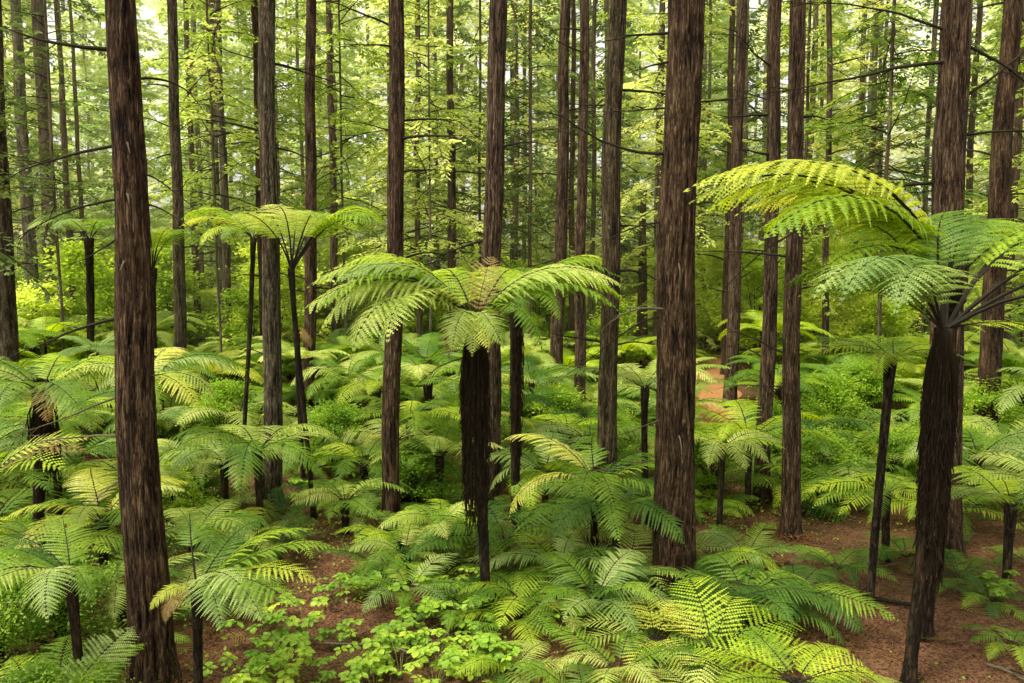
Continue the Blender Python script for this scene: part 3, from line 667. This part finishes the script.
fern('pale small tree fern on a thin dark stem beside the broadest redwood', base_of(719, 17, 535), 1.45,
     [(a, s, c, .95, t) for a, s, c, t in [(0, 'flat', 'pale', -4), (20, 'flat', 'pale', -2), (340, 'flat', 'lime', -6), (310, 'droop', 'pale', -4), (275, 'droop', 'pale', -6), (240, 'droop', 'pale', -4), (205, 'flat', 'pale', -2), (180, 'flat', 'pale', -4), (150, 'flat', 'lime', 0), (90, 'flat', 'lime', 0)]],
     trunk_r=.06, top=top_at(722, 447, 17))
fern('small tree fern on a black stem behind the broadest and pale brown trunks', base_of(645, 18.6, 540), 2.0, ring(11, ['arch', 'flat'], ['green', 'pale', 'blue'], rr, tilt=(-8, 2)), trunk_r=.07, top=top_at(645, 388, 18.6))
fern('small tree fern with short thick black stem behind the mid-sized trunk', base_of(427, 24, 455), 2.1, ring(10, ['arch', 'flat'], ['pale', 'lime', 'green'], rr, tilt=(-8, 2)), trunk_r=.10, top=top_at(427, 382, 24))
fern('dark tree fern with bare upright stems beside the furrowed redwood', base_of(152, 28, 385), 2.9, [(a, 'up', c, .75, t) for a, c, t in [(0, 'green', 0), (40, 'green', 10), (100, 'lime', 8), (150, 'green', 4), (185, 'green', -8), (240, 'pale', 10), (300, 'green', 0), (330, 'lime', 4)]], trunk_r=.11, top=top_at(152, 268, 28))
fern('pale distant tree fern before the shaded stand', base_of(90, 32, 370), 2.6, [(a, 'arch', c, 1, t) for a, c, t in [(180, 'blue', 2), (200, 'blue', -4), (150, 'green', 0), (165, 'blue', 6), (230, 'blue', -8), (270, 'blue', -8), (310, 'green', -4), (0, 'green', 0), (60, 'green', 0)]], trunk_r=.13, top=top_at(90, 238, 32))
fern('broad feathery tree fern at the edge below the long bare branches', base_of(38, 14.5, 560), 2.3,
     [(355, 'arch', 'pale', .95, -12), (15, 'arch', 'pale', .95, -10), (180, 'arch', 'pale', 1, -12), (200, 'arch', 'green', .9, -14), (160, 'arch', 'green', 1, -8), (230, 'droop', 'pale', .8, -6), (270, 'droop', 'green', .8, -6), (300, 'droop', 'brown', .6, -14), (320, 'droop', 'green', .9, -10), (60, 'arch', 'lime', .9, -6), (110, 'arch', 'lime', .9, -6)],
     trunk_r=.10, top=top_at(42, 392, 14.5), skirt=50, hang=1.6, skirt_r=.2)
fern('tree fern with drooping pale and yellow fronds behind the furrowed redwood', base_of(140, 15.5, 560), 2.4,
     [(0, 'arch', 'blue', .9, -8), (18, 'arch', 'green', .95, -8), (340, 'droop', 'pale', .8, -4), (320, 'droop', 'yellow', .85, -6), (300, 'droop', 'green', .8, -6), (90, 'arch', 'yellow', .9, -4), (150, 'flat', 'yellow', .9, -6), (190, 'arch', 'green', .8, -6), (230, 'droop', 'green', .8, 0)],
     trunk_r=.09, top=top_at(142, 385, 15.5), skirt=20, hang=1.2)
fern('ground-hugging fern with large blue-green and yellow-edged fronds beside the furrowed redwood', base_of(198, 10.3, 690), 2.0,
     [(5, 'flat', 'green', 1.0, 6), (345, 'flat', 'yellow', .95, 0), (330, 'flat', 'green', 1.0, -4), (318, 'droop', 'blue', .9, 4), (300, 'droop', 'blue', .8, 4), (30, 'flat', 'lime', .9, 10), (70, 'flat', 'green', .8, 10), (120, 'up', 'green', .8, -10), (210, 'droop', 'yellow', .35, -8), (245, 'droop', 'brown', .35, -20)],
     trunk_r=.055, top=top_at(197, 588, 10.3))
fern('shaded fern with long pale frond under the furrowed redwood', base_of(85, 9.4, 720), 1.7, [(200, 'flat', 'blue', 1, -6), (220, 'droop', 'green', 1, -6), (240, 'droop', 'pale', .9, 0), (170, 'flat', 'green', .8, 0), (150, 'flat', 'deep', .9, 0), (120, 'flat', 'green', .9, 5), (280, 'droop', 'blue', .8, 0), (310, 'droop', 'green', .6, 0)], trunk_r=.05, top=top_at(70, 575, 9.4))
fern('rusty fern with half-dead fronds at the edge beside the feathery ferns', base_of(-6, 12, 620), 1.8, [(0, 'coarse', 'brown', .95, 6), (20, 'coarse', 'yellow', .9, 10), (345, 'coarse', 'lime', .9, 0), (330, 'flat', 'green', .9, -8), (60, 'flat', 'green', .9, 5), (300, 'droop', 'green', .8, 0), (180, 'flat', 'green', .8, 0)], trunk_r=.06, top=top_at(-12, 478, 12))
fern('feathery pale-green fern reaching up in front of the corner shrub', base_of(55, 8.7, 760), 1.8, [(66, 'flat', 'green', .8, 6), (85, 'flat', 'blue', .9, 10), (110, 'flat', 'green', .9, 6), (140, 'flat', 'lime', .8, 6), (15, 'flat', 'green', .4, 0), (170, 'droop', 'green', .8, 0), (220, 'droop', 'green', .6, 0), (320, 'droop', 'pale', .6, 0)], h=.55, trunk_r=.05)
# bottom right bright ferns
fern('lime coarse-leaved fern with one upright frond in front of the broadest redwood', base_of(712, 11.3, 668), 1.75, [(85, 'coarse', 'lime', 1.0, 8), (60, 'coarse', 'lime', .9, 0), (110, 'coarse', 'yellow', .8, -4), (140, 'coarse', 'yellow', .85, -6), (25, 'coarse', 'lime', 1.0, -8), (0, 'coarse', 'lime', 1.0, -16), (335, 'coarse', 'lime', 1.0, -16), (300, 'coarse', 'lime', .8, -12), (250, 'coarse', 'pale', .8, -10)], h=.42)
fern('yellowing coarse-leaved fern nearest the base of the broadest redwood', base_of(655, 11.9, 655), 1.3, [(60, 'coarse', 'yellow', .85, 0), (95, 'coarse', 'yellow', .9, 4), (130, 'coarse', 'yellow', .9, 0), (165, 'coarse', 'pale', 1.0, -6), (200, 'coarse', 'pale', 1.1, -12), (240, 'coarse', 'yellow', .9, -14), (290, 'coarse', 'yellow', .9, -14), (330, 'coarse', 'pale', .9, -10), (20, 'coarse', 'yellow', .9, -6)], h=.30)
fern('pale green fern spreading flat at the frame bottom below the lime fern', base_of(705, 9.8, 720), 1.3, ring(9, ['flat', 'coarse'], ['lime', 'pale'], rr, tilt=(-14, 0)), h=.15)
fern('glossy lime fern sloping toward the skirted fern at the frame bottom', base_of(795, 10.3, 700), 1.5, [(15, 'coarse', 'lime', .9, -14), (355, 'coarse', 'lime', 1.0, -16), (40, 'flat', 'lime', .9, -6), (150, 'coarse', 'lime', 1.0, -4), (170, 'coarse', 'lime', 1.0, -6), (100, 'flat', 'green', .9, 0), (200, 'flat', 'lime', 1, -8), (240, 'flat', 'lime', 1, -8), (290, 'flat', 'green', 1, -8), (325, 'flat', 'green', .9, -12)], h=.45)
fern('pale grey-green fern low at the foot of the skirted fern', base_of(868, 10.1, 700), 1.4, ring(8, ['flat', 'coarse'], ['pale', 'blue'], rr, tilt=(-16, -2)), h=.05)
fern('deep green fern in shade between the lime fern and the lean black stem', base_of(745, 13.0, 610), 1.8, ring(10, ['flat', 'droop'], ['green', 'deep'], rr, tilt=(-8, 4)), h=.55, trunk_r=.07)
fern('mid green fern below the close trunk pair on bare soil', base_of(795, 13.2, 590), 1.7, ring(9, ['flat', 'droop'], ['green', 'lime', 'deep'], rr, tilt=(-10, 2)), h=.4, trunk_r=.06)
fern('green fern beside the broadest redwood, close to its furrowed base', base_of(712, 15.2, 575), 1.4, ring(9, ['flat', 'droop'], ['green', 'lime'], rr, tilt=(-10, 2)), h=.3)
# centre front
for (lab, px, D, py, L, h, cols, n) in [
    ('bright fern with splayed fronds between the central skirt and the pale brown trunk', 560, 14.2, 560, 1.7, .5, ['green', 'lime', 'blue'], 11),
    ('blue-tinted fern at the foot of the pale brown trunk', 595, 13.0, 590, 1.6, .45, ['blue', 'green'], 10),
    ('lime-tipped fern just beside the central fern skirt base', 520, 13.2, 600, 1.4, .35, ['green', 'lime'], 10),
    ('low fern on the litter below the central fern skirt', 510, 11.2, 665, 1.25, .1, ['green', 'lime', 'pale'], 9),
    ('sprawling olive fern at the frame bottom beneath the pale brown trunk', 585, 10.2, 690, 1.5, .1, ['green', 'deep', 'pale'], 9),
    ('pale feathery fern between the broad-leaved seedlings and the mid-sized trunk', 405, 15.0, 570, 1.3, .35, ['pale', 'green'], 9),
    ('yellow-tipped fern spreading behind the mid-sized trunk base', 440, 16.2, 520, 1.5, .5, ['pale', 'lime', 'green'], 10),
    ('lime fern with upright fronds between grey-brown and mid-sized trunks', 345, 17.0, 500, 1.6, .7, ['pale', 'green'], 10),
    ('shaded fern behind the seedlings, just beside the central skirt', 450, 13.0, 610, 1.1, .1, ['deep', 'green'], 9),
    ('soft green tree fern with spreading crown right of the central redwood foot', 545, 18.5, 480, 2.0, 1.0, ['green', 'blue', 'lime'], 11),
    ('wide fern with long fronds between central skirt and mid-sized trunk', 440, 19.0, 470, 2.0, 1.3, ['green', 'pale'], 11),
    ('arching fern with feathery fronds behind the grey-brown trunk', 225, 18.0, 490, 2.0, 1.4, ['green', 'blue', 'pale'], 11),
    ('dull green fern between the furrowed redwood and the grey-brown trunk', 195, 14.2, 570, 1.7, .9, ['green', 'deep', 'pale'], 10),
    ('flat-topped fern against the grey-brown trunk, yellow fronds beneath', 240, 15.0, 560, 1.6, .5, ['green', 'yellow', 'pale'], 9),
    ('bright tree fern at the picture edge over bare soil', 1005, 13.8, 600, 1.9, 1.6, ['green', 'lime', 'blue'], 11),
    ('low dark fern on bare soil beyond the skirted fern', 985, 13.2, 640, .9, .05, ['deep', 'green'], 8),
    ('low green fern on the soil at the picture edge', 1020, 15.5, 620, .95, .05, ['green', 'deep'], 8),
    ('mossy green fern standing beside the rusty fern', 50, 12.2, 600, 1.8, 1.0, ['green', 'deep', 'lime'], 11),
    ('deep green fern half hidden by the furrowed redwood', 105, 13.2, 590, 1.8, 1.3, ['green', 'pale', 'yellow'], 10),
    ('green spreading fern between the close trunk pair and the lean black-stemmed fern', 835, 19, 500, 2.0, .7, ['green', 'lime'], 10),
    ('lime fern with long low fronds behind the lean black-stemmed fern', 850, 22, 470, 2.2, .9, ['lime', 'green'], 10),
    ('broad mid green fern between the skirted fern and the leaning redwood', 975, 19, 510, 2.3, 1.3, ['green', 'blue'], 11),
    ('pale fern catching light beside the leaning redwood foot', 1000, 21.5, 480, 2.2, 1.2, ['pale', 'green'], 10),
    ('lime-tinted fern directly behind the skirted fern stem', 930, 21, 490, 2.0, .8, ['lime', 'green'], 10),
    ('dusky green fern against the broadest redwood, nearest its foot behind', 650, 17.5, 530, 1.5, .5, ['green', 'deep'], 9),
    ('fern with long blue-green fronds behind the pale brown trunk', 590, 21, 480, 2.2, 1.0, ['blue', 'green'], 10),
    ('small low fern at the picture edge nearest the corner stick', 1010, 11.6, 660, .8, .05, ['green', 'lime'], 8),
    ('deep green fern spreading on soil directly beyond the skirted fern foot', 960, 14.2, 600, 1.1, .1, ['deep', 'green'], 9),
    ('green fern in shade behind the lean black stem, on bare soil', 905, 15.2, 580, 1.3, .2, ['green', 'deep'], 9),
    ('mid green fern on soil between the lean black stem and the close trunk pair', 835, 14.6, 590, 1.2, .15, ['green', 'deep'], 9),
    ('tall-stemmed edge fern with drooping green crown above the bare soil', 1040, 16.0, 560, 1.8, 1.4, ['green', 'pale'], 10),
]:
    fern(lab, base_of(px, D, py), L, ring(n, ['flat', 'arch', 'droop'], cols, rr, tilt=(-12, 4), off=rr.uniform(0, 40)), h=h, trunk_r=.07)

# ---- the fern carpet ----------------------------------------------------
heroes = [(o.location.x, o.location.y) for o in list(col.objects) if o.parent is None and o.name.split('.')[0] in ('tree_fern', 'ground_fern')]
CLEAR = [(on_ground(px, py), r) for px, py, r in [(950, 660, 2.0), (1000, 650, 2.2), (860, 600, 1.6), (900, 570, 2.4), (960, 590, 2.6), (800, 600, 1.2), (640, 520, 1.6), (620, 480, 1.6), (560, 492, 1.4), (325, 570, 1.0), (300, 600, .9),
         (200, 670, .9), (350, 640, 1.6), (430, 640, 1.4), (270, 650, 1.2), (730, 480, 1.2), (715, 400, 2.5), (720, 430, 2), (700, 560, 1.0), (700, 385, 2), (860, 540, 1.6), (1010, 560, 2), (870, 510, 1.3)]]
names = [(133, 'the furrowed redwood'), (268, 'the grey-brown trunk'), (393, 'the mid-sized trunk'), (480, 'the central skirted fern'), (607, 'the pale brown trunk'), (680, 'the broadest redwood'), (790, 'the close trunk pair'), (935, 'the big skirted tree fern')]
def gap_name(px):
    if px < names[0][0]: return 'beside ' + names[0][1] + ' to the edge'
    for (a, n1), (b, n2) in zip(names, names[1:]):
        if px < b: return 'between ' + n1 + ' and ' + n2
    return 'beyond ' + names[-1][1] + ' at the picture edge'
filler = []; tries = 0
while tries < 9000 and len(filler) < 275:
    tries += 1
    u = rr.random(); y = 11.5 + 40 * u ** .75; x = rr.uniform(-.70, .70) * y
    dmin = 1.1 + (y - 11) * .028
    if x > 0 and y < 17 and rr.random() < .5: continue
    if not far_ok(x, y, dmin, heroes): continue
    if any((x - a) ** 2 + (y - b) ** 2 < (c + .35) ** 2 for a, b, c in TRUNKS): continue
    if any((p.x - x) ** 2 + (p.y - y) ** 2 < r * r for p, r in CLEAR): continue
    if any((path_at(k / 20)[0] - x) ** 2 + (path_at(k / 20)[1] - y) ** 2 < 1.7 ** 2 for k in range(21)): continue
    if 19 < y < 37 and abs(512 + 800 * x / y - 718) < 34: continue
    if any(abs(x - a) < .8 and b - 6 < y < b and rr.random() < .6 for a, b, c in TRUNKS[:9]): continue
    heroes.append((x, y)); filler.append((x, y))
filler.sort(key=lambda q: q[1])
PAL = [('pale green', ['pale', 'green']), ('mid green', ['green', 'lime']), ('yellow-green', ['lime', 'lime', 'green']), ('blue-green', ['blue', 'green']), ('deep green', ['deep', 'green']), ('straw-tipped green', ['green', 'green', 'pale', 'yellow'])]
ORD = ['nearest', 'second nearest', 'third nearest', 'fourth nearest', 'fifth nearest', 'sixth nearest', 'seventh nearest', 'eighth nearest', 'ninth nearest', 'tenth nearest', 'eleventh nearest', 'twelfth nearest']
used = {}
for (x, y) in filler:
    px = 512 + 800 * x / y; cn, cols = rr.choice(PAL) if y < 30 else rr.choice(PAL[:3] + PAL[:2])
    tall = rr.random() < (.25 if y < 16 else .55)
    h = rr.uniform(.15, .8) if not tall else rr.uniform(.9, 2.3)
    L = rr.uniform(1.7, 2.7) if y > 14 else rr.uniform(1.1, 1.6)
    kind = 'tree fern' if h > .5 else 'ground fern'
    key = (cn, kind, gap_name(px)); used[key] = used.get(key, 0) + 1; i = used[key]
    if y < 27:
        lab = f'{cn} {kind}, {ORD[min(i, 12) - 1]} such {gap_name(px)}'
        w_ = lab.split()
        fern(lab if len(lab.replace('-', ' ').split()) <= 16 else lab.replace('between ', 'by ').replace(' at the picture edge', '').replace('the ', ''), (x, y, ground(x, y)), L, ring(rr.randint(8, 11), ['flat', 'arch', 'droop'], cols, rr, tilt=(-14, 4)), h=h, trunk_r=.07, group=None)
    else:
        o = empty('tree_fern', (x, y, ground(x, y)), rr.uniform(0, 6.28)); g = f'distant {cn} tree ferns {gap_name(px)}'
        tag(o, f'distant {cn} tree fern {gap_name(px)}', 'tree fern', g)
        me, ax = trunk_mesh('trunk', M['fern_bark'], .09, h + .3, 8, 8, int(x * 100) % 997 + 2, .3, 4, flare=.3)
        link('trunk', me, o); link('crown', low_crown(rr.choice(cols), rr.randrange(3)), o, (0, 0, h + .28), scale=L * 1.15)

# low ferns beneath and between the taller ones
low = []; tries = 0
while len(low) < 150 and tries < 9000:
    tries += 1; y = 10.5 + 19 * rr.random() ** .9; x = rr.uniform(-.68, .70) * y; px = 512 + 800 * x / y
    if not far_ok(x, y, .75, low): continue
    if any((x - a) ** 2 + (y - b) ** 2 < (c + .25) ** 2 for a, b, c in TRUNKS): continue
    if any((p.x - x) ** 2 + (p.y - y) ** 2 < (r * .8) ** 2 for p, r in CLEAR): continue
    if px > 800 and y < 17 and rr.random() < .8: continue
    if y < 13 and 230 < px < 500: continue
    if px > 690 and px < 745 and y > 19: continue
    low.append((x, y))
low.sort(key=lambda a: a[1])
for (x, y) in low:
    px = 512 + 800 * x / y; cn, cols = rr.choice(PAL + [PAL[4]] * 3); g = gap_name(px)  # deep green picked more often, painting shadowy hollows into the leaf colour
    fern(f'low {cn} fern {g}', (x, y, ground(x, y)), rr.uniform(.9, 1.6), ring(rr.randint(6, 9), ['flat', 'coarse', 'flat', 'droop'], cols, rr, tilt=(-6, 14)), h=rr.uniform(.04, .3), name='ground_fern', group=f'low {cn} ferns {g}')
# withered fronds dropped on the floor
for i in range(60):
    y = rr.uniform(10.5, 26); x = rr.uniform(-.5, .68) * y; g = gap_name(512 + 800 * x / y)
    o = link('fallen_frond', frond('coarse' if i % 2 else 'flat', 'brown'), None, (x, y, ground(x, y) + .05), (rr.uniform(-.3, .3), R(12), rr.uniform(0, 6.28)), (rr.uniform(.8, 1.5),) * 2 + (.35,))
    tag(o, 'withered brown fern frond lying ' + g, 'dead frond', 'withered fronds lying ' + g)

# ---- broad-leaved seedlings in the front --------------------------------
def seedling_mesh(seed):
    q = random.Random(seed); mb = MB()
    for s in range(q.randint(8, 12)):
        a = q.uniform(0, 6.28); l = q.uniform(.12, .42); hz = q.uniform(.18, .48); c = Vector((math.cos(a) * l, math.sin(a) * l, hz))
        mb.tube([(0, 0, 0), (c.x * .4, c.y * .4, hz * .6), c], [.006, .004, .003], 4, 1)
        nl = q.randint(4, 6); off = q.uniform(0, 6)
        tilt = Vector((q.uniform(-.3, .3), q.uniform(-.3, .3), 1)).normalized()
        for k in range(nl):
            b = off + k * 6.28 / nl + q.uniform(-.2, .2); d = Vector((math.cos(b), math.sin(b), 0)); d = (d - tilt * d.dot(tilt)).normalized(); sd_ = tilt.cross(d)
            L_ = q.uniform(.085, .135); W = L_ * .40; up = tilt * .012
            prof = [(.0, 0), (.25, .55), (.42, .95), (.5, .80), (.68, .92), (.76, .62), (.9, .42), (1.0, 0)]
            left = [c + d * (u * L_ + .012) + sd_ * (w * W) - tilt * (L_ * .22 * u * u) for u, w in prof]; right = [c + d * (u * L_ + .012) - sd_ * (w * W) - tilt * (L_ * .22 * u * u) for u, w in prof]
            mid = [c + d * (u * L_ + .012) - up - tilt * (L_ * .22 * u * u) for u, w in prof]
            V = left + mid + right; n_ = len(prof)
            mb.add(V, [(i, i + 1, n_ + i + 1, n_ + i) for i in range(n_ - 1)] + [(n_ + i, n_ + i + 1, 2 * n_ + i + 1, 2 * n_ + i) for i in range(n_ - 1)], 0)
    return mb.mesh('seedling', [M['seedling'], M['stalk_green']])
SM = [seedling_mesh(700 + i) for i in range(6)]
spots = []; k = 0
while len(spots) < 36 and k < 4000:
    k += 1; px = rr.uniform(232, 500); py = rr.uniform(575, 700)
    if px < 300 and py < 610: continue
    if 185 < px < 240: continue
    p = on_ground(px, py)
    if all((p.x - a.x) ** 2 + (p.y - a.y) ** 2 > .36 ** 2 for a in spots): spots.append(p)
for i, p in enumerate(spots):
    s = rr.uniform(.85, 1.3); o = link('broadleaf_seedling', SM[i % 6], None, (p.x, p.y, ground(p.x, p.y)), (0, 0, rr.uniform(0, 6.28)), s)
    tag(o, 'bright green broad-leaved seedling in the patch beneath the mid-sized trunk', 'seedling', 'broad-leaved seedlings in one bright patch')
for i, (px, py, lab) in enumerate([(372, 470, 'upright leafy seedling beside the mid-sized trunk'), (362, 500, 'leafy seedling with bright tips behind the litter hollow'), (408, 655, 'seedling with narrow bright leaves at the frame bottom'), (575, 640, 'lone seedling among the ferns below the pale brown trunk'), (700, 660, 'seedling half hidden under the lime fern'), (1000, 600, 'seedling on bare soil beyond the skirted fern'), (290, 505, 'leafy seedling at the foot of the tall slender tree fern')]):
    p = on_ground(px, py); o = link('broadleaf_seedling', SM[i % 6], None, (p.x, p.y, ground(p.x, p.y)), (0, 0, rr.uniform(0, 6.28)), 1.6 if i < 2 or i == 6 else 1.0); tag(o, lab, 'seedling')
# ---- small-leaved shrubs ------------------------------------------------
SB = [leaf_cloud(600 + i, .75, 1.7, 8000, .058, 'shrub', stems=9, clumps=34) for i in range(3)]
for i, (px, D, s, lab) in enumerate([(12, 8.8, .7, 'small-leaved shrub filling the corner below the rusty fern'), (70, 9.3, .55, 'small-leaved shrub touching the furrowed redwood'), (-30, 10.4, 1.0, 'tall small-leaved shrub cut by the picture edge'), (45, 11.0, .9, 'bright small-leaved shrub behind the corner shrub'),
        (330, 22, 1.2, 'leafy bush between the grey-brown and mid-sized trunks'), (165, 17, .9, 'dark leafy bush behind the furrowed redwood'), (480, 24, 1.3, 'leafy bush behind the central redwood foot'), (560, 25, 1.2, 'leafy bush at the foot of the trio of trunks'), (770, 24, 1.1, 'leafy bush behind the close trunk pair'), (835, 25, 1.5, 'yellow-green bush beyond the lean black-stemmed fern'), (870, 28, 1.4, 'bush with fine leaves beyond the low tree fern'), (990, 24, 1.4, 'bush beneath the leaning redwood'), (215, 24, 1.3, 'leafy bush under the lime tree fern')]):
    x = (px - 512) / 800 * D; o = empty('leafy_shrub', (x, D, ground(x, D)), rr.uniform(0, 6)); o.scale = (s, s, s); tag(o, lab, 'shrub'); link('foliage', SB[i % 3], o)

for i in range(46):
    for k in range(50):
        y = rr.uniform(17, 40); x = rr.uniform(-.7, .7) * y
        if not any((p.x - x) ** 2 + (p.y - y) ** 2 < (r * .9) ** 2 for p, r in CLEAR) and far_ok(x, y, .9, [(a, b) for a, b, c in TRUNKS]): break
    s = rr.uniform(.7, 1.4); o = empty('leafy_shrub', (x, y, ground(x, y)), rr.uniform(0, 6)); o.scale = (s, s, s * .8); g = gap_name(512 + 800 * x / y)
    tag(o, 'low leafy shrub ' + g, 'shrub', 'leafy low shrubs ' + g); link('foliage', SB[i % 3], o)

for i in range(44):
    y = rr.uniform(9.5, 24); x = rr.uniform(-.3, .70) * y; mb = MB(); L = rr.uniform(.4, 1.6)
    pts = branch_points((0, 0, 0), rr.uniform(0, 6.28), L, rr.uniform(-.02, .10), .05, 7, .14, i)
    mb.tube(pts, [rr.uniform(.007, .02) * (1 - .08 * k) for k in range(8)], 5); g = gap_name(512 + 800 * x / y)
    if rr.random() < .5: mb.tube(branch_points(pts[3], rr.uniform(0, 6.28), L * .3, .25, .3, 4, .2, i), [.008, .007, .006, .005, .003], 4)
    tag(link('fallen_stick', mb.mesh('fallen_stick', [M['deadwood' if i % 3 == 0 else 'twig']], True), None, (x, y, ground(x, y) + .05)), 'small dead stick lying ' + g, 'stick', 'small dead sticks lying ' + g)

# ---- litter, low ground cover, fallen wood -------------------------------
mb = MB(); q = random.Random(4)
for i in range(22000):
    y = 7.5 + 20 * q.random() ** 1.6; x = q.uniform(-.68, .72) * y; z = ground(x, y) + q.uniform(.005, .035); a = q.uniform(0, 6.28); l = q.uniform(.02, .10) * (1 if q.random() < .85 else 2.2); w_ = q.uniform(.003, .012)
    d = Vector((math.cos(a), math.sin(a), q.uniform(-.12, .22))); s_ = Vector((-d.y, d.x, 0)) * w_; p = Vector((x, y, z))
    mb.add([p - s_, p + s_, p + d * l + s_ * .5, p + d * l - s_ * .5], [(0, 1, 2, 3)])
for (tx, ty, tr) in TRUNKS[:10]:
    for k in range(420):
        a = q.uniform(0, 6.28); d0 = tr * 1.05 + abs(q.gauss(0, .28)); x = tx + math.cos(a) * d0; y = ty + math.sin(a) * d0; l = q.uniform(.05, .2); b = q.uniform(0, 6.28)
        d = Vector((math.cos(b), math.sin(b), q.uniform(-.1, .35))); s_ = Vector((-d.y, d.x, 0)) * q.uniform(.004, .016); p = Vector((x, y, ground(x, y) + q.uniform(0, .12) * max(0, 1 - (d0 - tr) / .5) + .01))
        mb.add([p - s_, p + s_, p + d * l + s_ * .5, p + d * l - s_ * .5], [(0, 1, 2, 3)])
for c in range(260):
    y0 = 9 + 16 * q.random(); x0 = q.uniform(-.4, .72) * y0
    for k in range(22):
        x = x0 + q.gauss(0, .16); y = y0 + q.gauss(0, .16); l = q.uniform(.06, .24); b = q.uniform(0, 6.28)
        d = Vector((math.cos(b), math.sin(b), q.uniform(-.1, .3))); s_ = Vector((-d.y, d.x, 0)) * q.uniform(.003, .012); p = Vector((x, y, ground(x, y) + q.uniform(.01, .06)))
        mb.add([p - s_, p + s_, p + d * l + s_ * .5, p + d * l - s_ * .5], [(0, 1, 2, 3)])
tag(link('leaf_litter', mb.mesh('leaf_litter', [M['litter']])), 'reddish dead needles and twigs strewn over the forest floor', 'leaf litter', kind='stuff')
mb = MB(); 
pat = [(q.uniform(-.7, .7), 9 + 36 * q.random()) for _ in range(700)]
for (u, y0) in pat:
    x0 = u * y0
    if any((p.x - x0) ** 2 + (p.y - y0) ** 2 < (r * .8) ** 2 for p, r in CLEAR): continue
    for k in range(60):
        x = x0 + q.gauss(0, .45); y = y0 + q.gauss(0, .45); h_ = q.uniform(.03, .26); z = ground(x, y) + h_; l = q.uniform(.04, .10); nrm = Vector((q.gauss(0, .5), q.gauss(0, .5), 1)).normalized(); d = nrm.orthogonal().normalized(); d.rotate(Matrix.Rotation(q.uniform(0, 6.28), 3, nrm)); s_ = d.cross(nrm) * l * .3; p = Vector((x, y, z))
        mb.add([p, p + d * l * .5 + s_, p + d * l, p + d * l * .5 - s_], [(0, 1, 2, 3)])
tag(link('ground_cover', mb.mesh('ground_cover', [M['shrub']])), 'low small-leaved ground cover spread between the ferns', 'ground cover', kind='stuff')

def fallen(label, pts, r, mat='deadwood', twigs=2, name='fallen_branch', cat='fallen branch', lift=.03):
    mb = MB(); P = [];
    for (px, py) in pts:
        g = on_ground(px, py); P.append(Vector((g.x, g.y, ground(g.x, g.y) + r + lift)))
    o0 = P[0].copy(); Q = []
    for a, b in zip(P, P[1:]):
        for k in range(4): Q.append(a.lerp(b, k / 4) - o0 + Vector((q.uniform(-.02, .02), q.uniform(-.02, .02), q.uniform(0, .02))))
    Q.append(P[-1] - o0)
    mb.tube(Q, [r * (1 - .6 * i / len(Q)) for i in range(len(Q))], 7, cap=True)
    for k in range(twigs):
        i = q.randint(1, len(Q) - 2); tp = branch_points(Q[i], q.uniform(0, 6.28), q.uniform(.15, .4), q.uniform(.1, .6), .4, 4, .2, k); mb.tube(tp, [r * .4, r * .35, r * .3, r * .2, r * .1], 4)
    o = link(name, mb.mesh(name, [M[mat]], True), None, o0); tag(o, label, cat)
fallen('pale curved dead branch lying among the broad-leaved seedlings', [(325, 668), (380, 668), (415, 680), (445, 679), (475, 690)], .017, lift=.35)
fallen('pale dead stick lying on bare soil in the corner beyond the skirted fern', [(985, 668), (1005, 676), (1035, 690)], .022, lift=.03)
fallen('dark log lying on bare soil behind the skirted fern', [(815, 590), (870, 603), (925, 612)], .06, 'twig', lift=0)
fallen('brown fallen log behind the broadest redwood', [(590, 492), (640, 500), (700, 512)], .09, 'bark', 1, 'fallen_log', 'log', 0)
fallen('thin pale fallen branch across the litter between pale brown and broadest trunks', [(560, 470), (610, 482), (640, 505)], .03, lift=.05)
fallen('broken stick leaning in the seedlings below the central skirt', [(430, 640), (462, 622), (480, 612)], .014, lift=.15)

# ---- damp air between the far trees ---------------------------------------
mb = MB(); X, Y0, Y1, Z = 150, 32, 135, 60
mb.add([(-X, Y0, -2), (X, Y0, -2), (X, Y1, -2), (-X, Y1, -2), (-X, Y0, Z), (X, Y0, Z), (X, Y1, Z), (-X, Y1, Z)], [(0, 3, 2, 1), (4, 5, 6, 7), (0, 1, 5, 4), (1, 2, 6, 5), (2, 3, 7, 6), (3, 0, 4, 7)])
hm, nt, out = new_mat('haze'); vs = N(nt, 'ShaderNodeVolumeScatter'); vs.inputs['Color'].default_value = (1, .98, .50, 1); vs.inputs['Density'].default_value = HAZE; vs.inputs['Anisotropy'].default_value = .2
nt.links.new(vs.outputs[0], out.inputs['Volume']); tag(link('haze', mb.mesh('haze', [hm])), 'pale damp haze hanging between the distant trunks', 'haze', kind='stuff')
